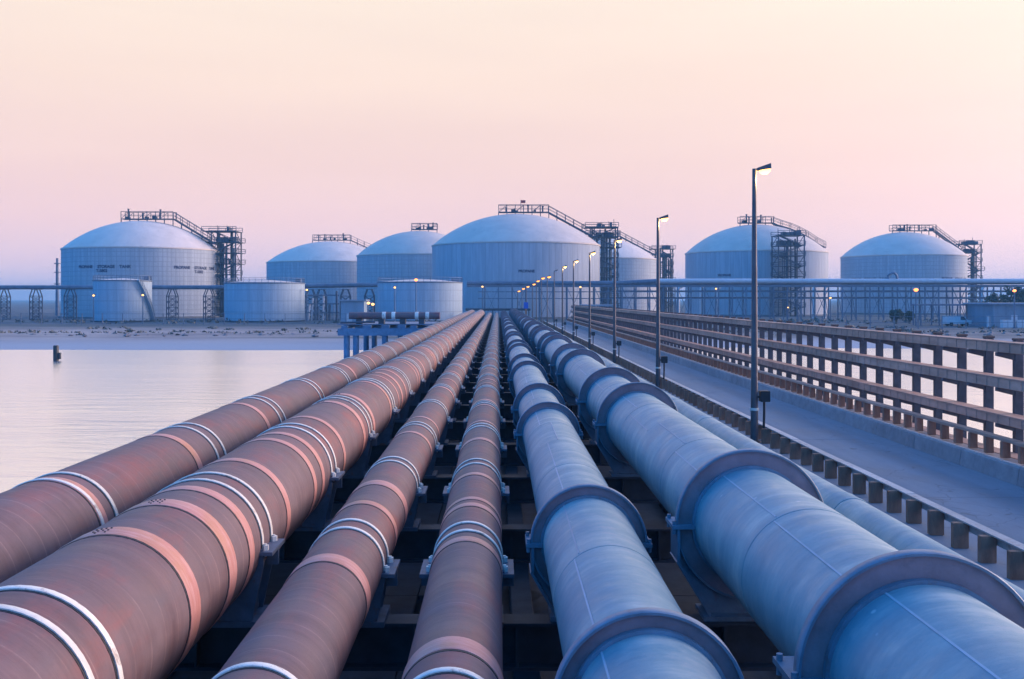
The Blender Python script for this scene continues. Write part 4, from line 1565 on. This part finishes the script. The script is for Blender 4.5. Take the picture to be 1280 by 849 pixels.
# low dark pipe line at the foot of the central tank
wl = thing('low_pipeline', 'dark low pipeline lying at the foot of the central tank', 'pipeline', (0, 222, LAND_Z))
MB().tube([(px(582, 222), 0, 2.7), (px(663, 222), 0, 2.7)], 0.28, 10).build('pipe', 'dark_steel', wl, smooth=40)
for x in (584, 600, 616, 632, 648, 661):
    MB().box((px(x, 222) - .12, -.3, -.2), (px(x, 222) + .12, .3, 2.42)).build('support', 'dark_steel', wl)


# ---------------------------------------------------------------- plants
def leaf_cloud(mb, cx, cy, cz, rx, ry, rz, n, s, rr):
    for _ in range(n):
        while True:
            a = Vector((rr.uniform(-1, 1), rr.uniform(-1, 1), rr.uniform(-1, 1)))
            if 0.15 < a.length < 1:
                break
        p = Vector((cx + a.x * rx, cy + a.y * ry, cz + a.z * rz))
        u = Vector((rr.uniform(-1, 1), rr.uniform(-1, 1), rr.uniform(-1, 1))).normalized() * s * rr.uniform(.5, 1.2)
        w = u.cross(Vector((rr.uniform(-1, 1), rr.uniform(-1, 1), rr.uniform(-1, 1))).normalized()) * .7
        i = len(mb.v)
        mb.v += [tuple(p - u), tuple(p + w), tuple(p + u), tuple(p - w)]
        mb.f.append((i, i + 1, i + 2, i + 3))


rr = random.Random(9)
sb = MB()
for k in range(760):
    x = rr.uniform(-170, 190)
    if 4 < x < 16 or -7 < x < 6:
        continue
    u = rr.choice((rr.gauss(28, 2.2), rr.gauss(28, 2.2), rr.uniform(34, 60), rr.uniform(85, 110)))
    y = shore(x) + u
    big = u > 80
    s = rr.uniform(.35, .8) * (1.3 if big else 0.75)
    leaf_cloud(sb, x, y, LAND_Z + s * .35, s * rr.uniform(1, 2.2), s, s * .6, 16, .28 * (1.4 if big else 1), rr)
o = sb.build('scrub', 'scrub_leaves')
o['kind'] = 'stuff'
tag(o, 'low dark scrub scattered along the far sandy shore', 'scrub')
rk = MB()
for k in range(420):
    x = rr.uniform(-170, 190)
    y = shore(x) + rr.gauss(25, 2.0)
    if 4 < x < 16 or -7 < x < 6:
        continue
    s = rr.uniform(.12, .42)
    i = len(rk.v)
    z = LAND_Z + .12
    for a in ((1, 0, 0), (0, 1, 0), (-1, 0, 0), (0, -1, 0), (0, 0, 1), (0, 0, -1)):
        q = s * rr.uniform(.6, 1.2)
        rk.v.append((x + a[0] * q * 1.6, y + a[1] * q, z + a[2] * q * .8))
    for a, b, c in ((0, 1, 4), (1, 2, 4), (2, 3, 4), (3, 0, 4), (1, 0, 5), (2, 1, 5), (3, 2, 5), (0, 3, 5)):
        rk.f.append((i + a, i + b, i + c))
o = rk.build('shore_rocks', 'rock')
o['kind'] = 'stuff'
tag(o, 'small dark rocks strewn along the far sandy shore', 'rocks')


def tree(label, x, ytop, wpx, d, seed):
    rr = random.Random(seed)
    X = px(x, d)
    H = pz(ytop, d) - LAND_Z
    W = wpx / F * d / 2
    t = thing('tree', label, 'tree', (X, d, LAND_Z - .15), 'trees on the right of the far shore')
    tr = MB().tube([(0, 0, 0), (.1, 0, H * .3), (-.1, .1, H * .6), (0, 0, H * .85)], [.28, .2, .13, .05], 8)
    for k in range(6):
        a = rr.uniform(0, 6.28)
        z = H * rr.uniform(.3, .65)
        tr.tube([(0, 0, z), (math.cos(a) * W * .35, math.sin(a) * W * .3, z + H * .12), (math.cos(a) * W * .7, math.sin(a) * W * .6, z + H * .2)], [.1, .07, .03], 6)
    tr.build('trunk', 'bark', t, smooth=50)
    cr = MB()
    for k in range(15):
        a = rr.uniform(0, 6.28)
        q = rr.uniform(.2, .75)
        z = H * rr.uniform(.38, .88)
        s = rr.uniform(.3, .5) * W * (1.15 - .5 * z / H)
        leaf_cloud(cr, math.cos(a) * W * q, math.sin(a) * W * q, z, s, s, s * .75, 90, .26, rr)
    cr.build('crown', 'tree_leaves', t)


tree('leftmost dark tree of the clump behind the right edge building', 1247, 361, 30, 205, 41)
tree('middle dark tree of the clump behind the right edge building', 1264, 354, 34, 212, 42)
tree('rightmost dark tree of the clump behind the right edge building', 1283, 356, 34, 206, 43)
tree('low dark bushy tree before the farthest right tank', 1120, 383, 22, 200, 44)
tree('second low dark bushy tree left of the red lamp pole', 1137, 386, 16, 203, 45)
tree('low dark tree between the right tower and the clump', 1228, 374, 20, 215, 46)

# chain link perimeter fence along the shore, left and right
fn = thing('perimeter_fence', 'low thin perimeter fence along the left far shore', 'fence', (0, 196, LAND_Z - .1))
pm = MB().box((-.06, -.06, 0), (.06, .06, 2.3)).mesh('post', 'rack_steel')
x = -118.0
while x < -16:
    put('post', pm, fn, (x, 0, 0))
    x += 4.0
for z in (.3, 1.2, 2.2):
    MB().bar((-118, 0, z), (-16, 0, z), .06).build('rail', 'rack_steel', fn)
fn = thing('perimeter_fence', 'low thin perimeter fence along the right far shore', 'fence', (0, 166, LAND_Z - .1))
x = 30.0
while x < 104:
    put('post', pm, fn, (x, 0, 0))
    x += 4.0
for z in (.3, 1.2, 2.2):
    MB().bar((30, 0, z), (102, 0, z), .06).build('rail', 'rack_steel', fn)

# ---------------------------------------------------------------- evening haze over water and shore
hm = bpy.data.materials.new('evening_haze')
hm.use_nodes = True
hn = hm.node_tree
for n in list(hn.nodes):
    if n.type != 'OUTPUT_MATERIAL':
        hn.nodes.remove(n)
pv = hn.nodes.new('ShaderNodeVolumePrincipled')
pv.inputs['Color'].default_value = (0.28, 0.66, 1.0, 1)
pv.inputs['Density'].default_value = 0.0005
pv.inputs['Anisotropy'].default_value = 0.0
hn.links.new(pv.outputs[0], [n for n in hn.nodes if n.type == 'OUTPUT_MATERIAL'][0].inputs['Volume'])
MATS['evening_haze'] = hm
hz = MB().box((-3100, -400, -5.0), (3100, 4100, 36.0)).build('haze', 'evening_haze')
hz['kind'] = 'stuff'
tag(hz, 'thin blue evening haze over the water and far shore', 'haze')
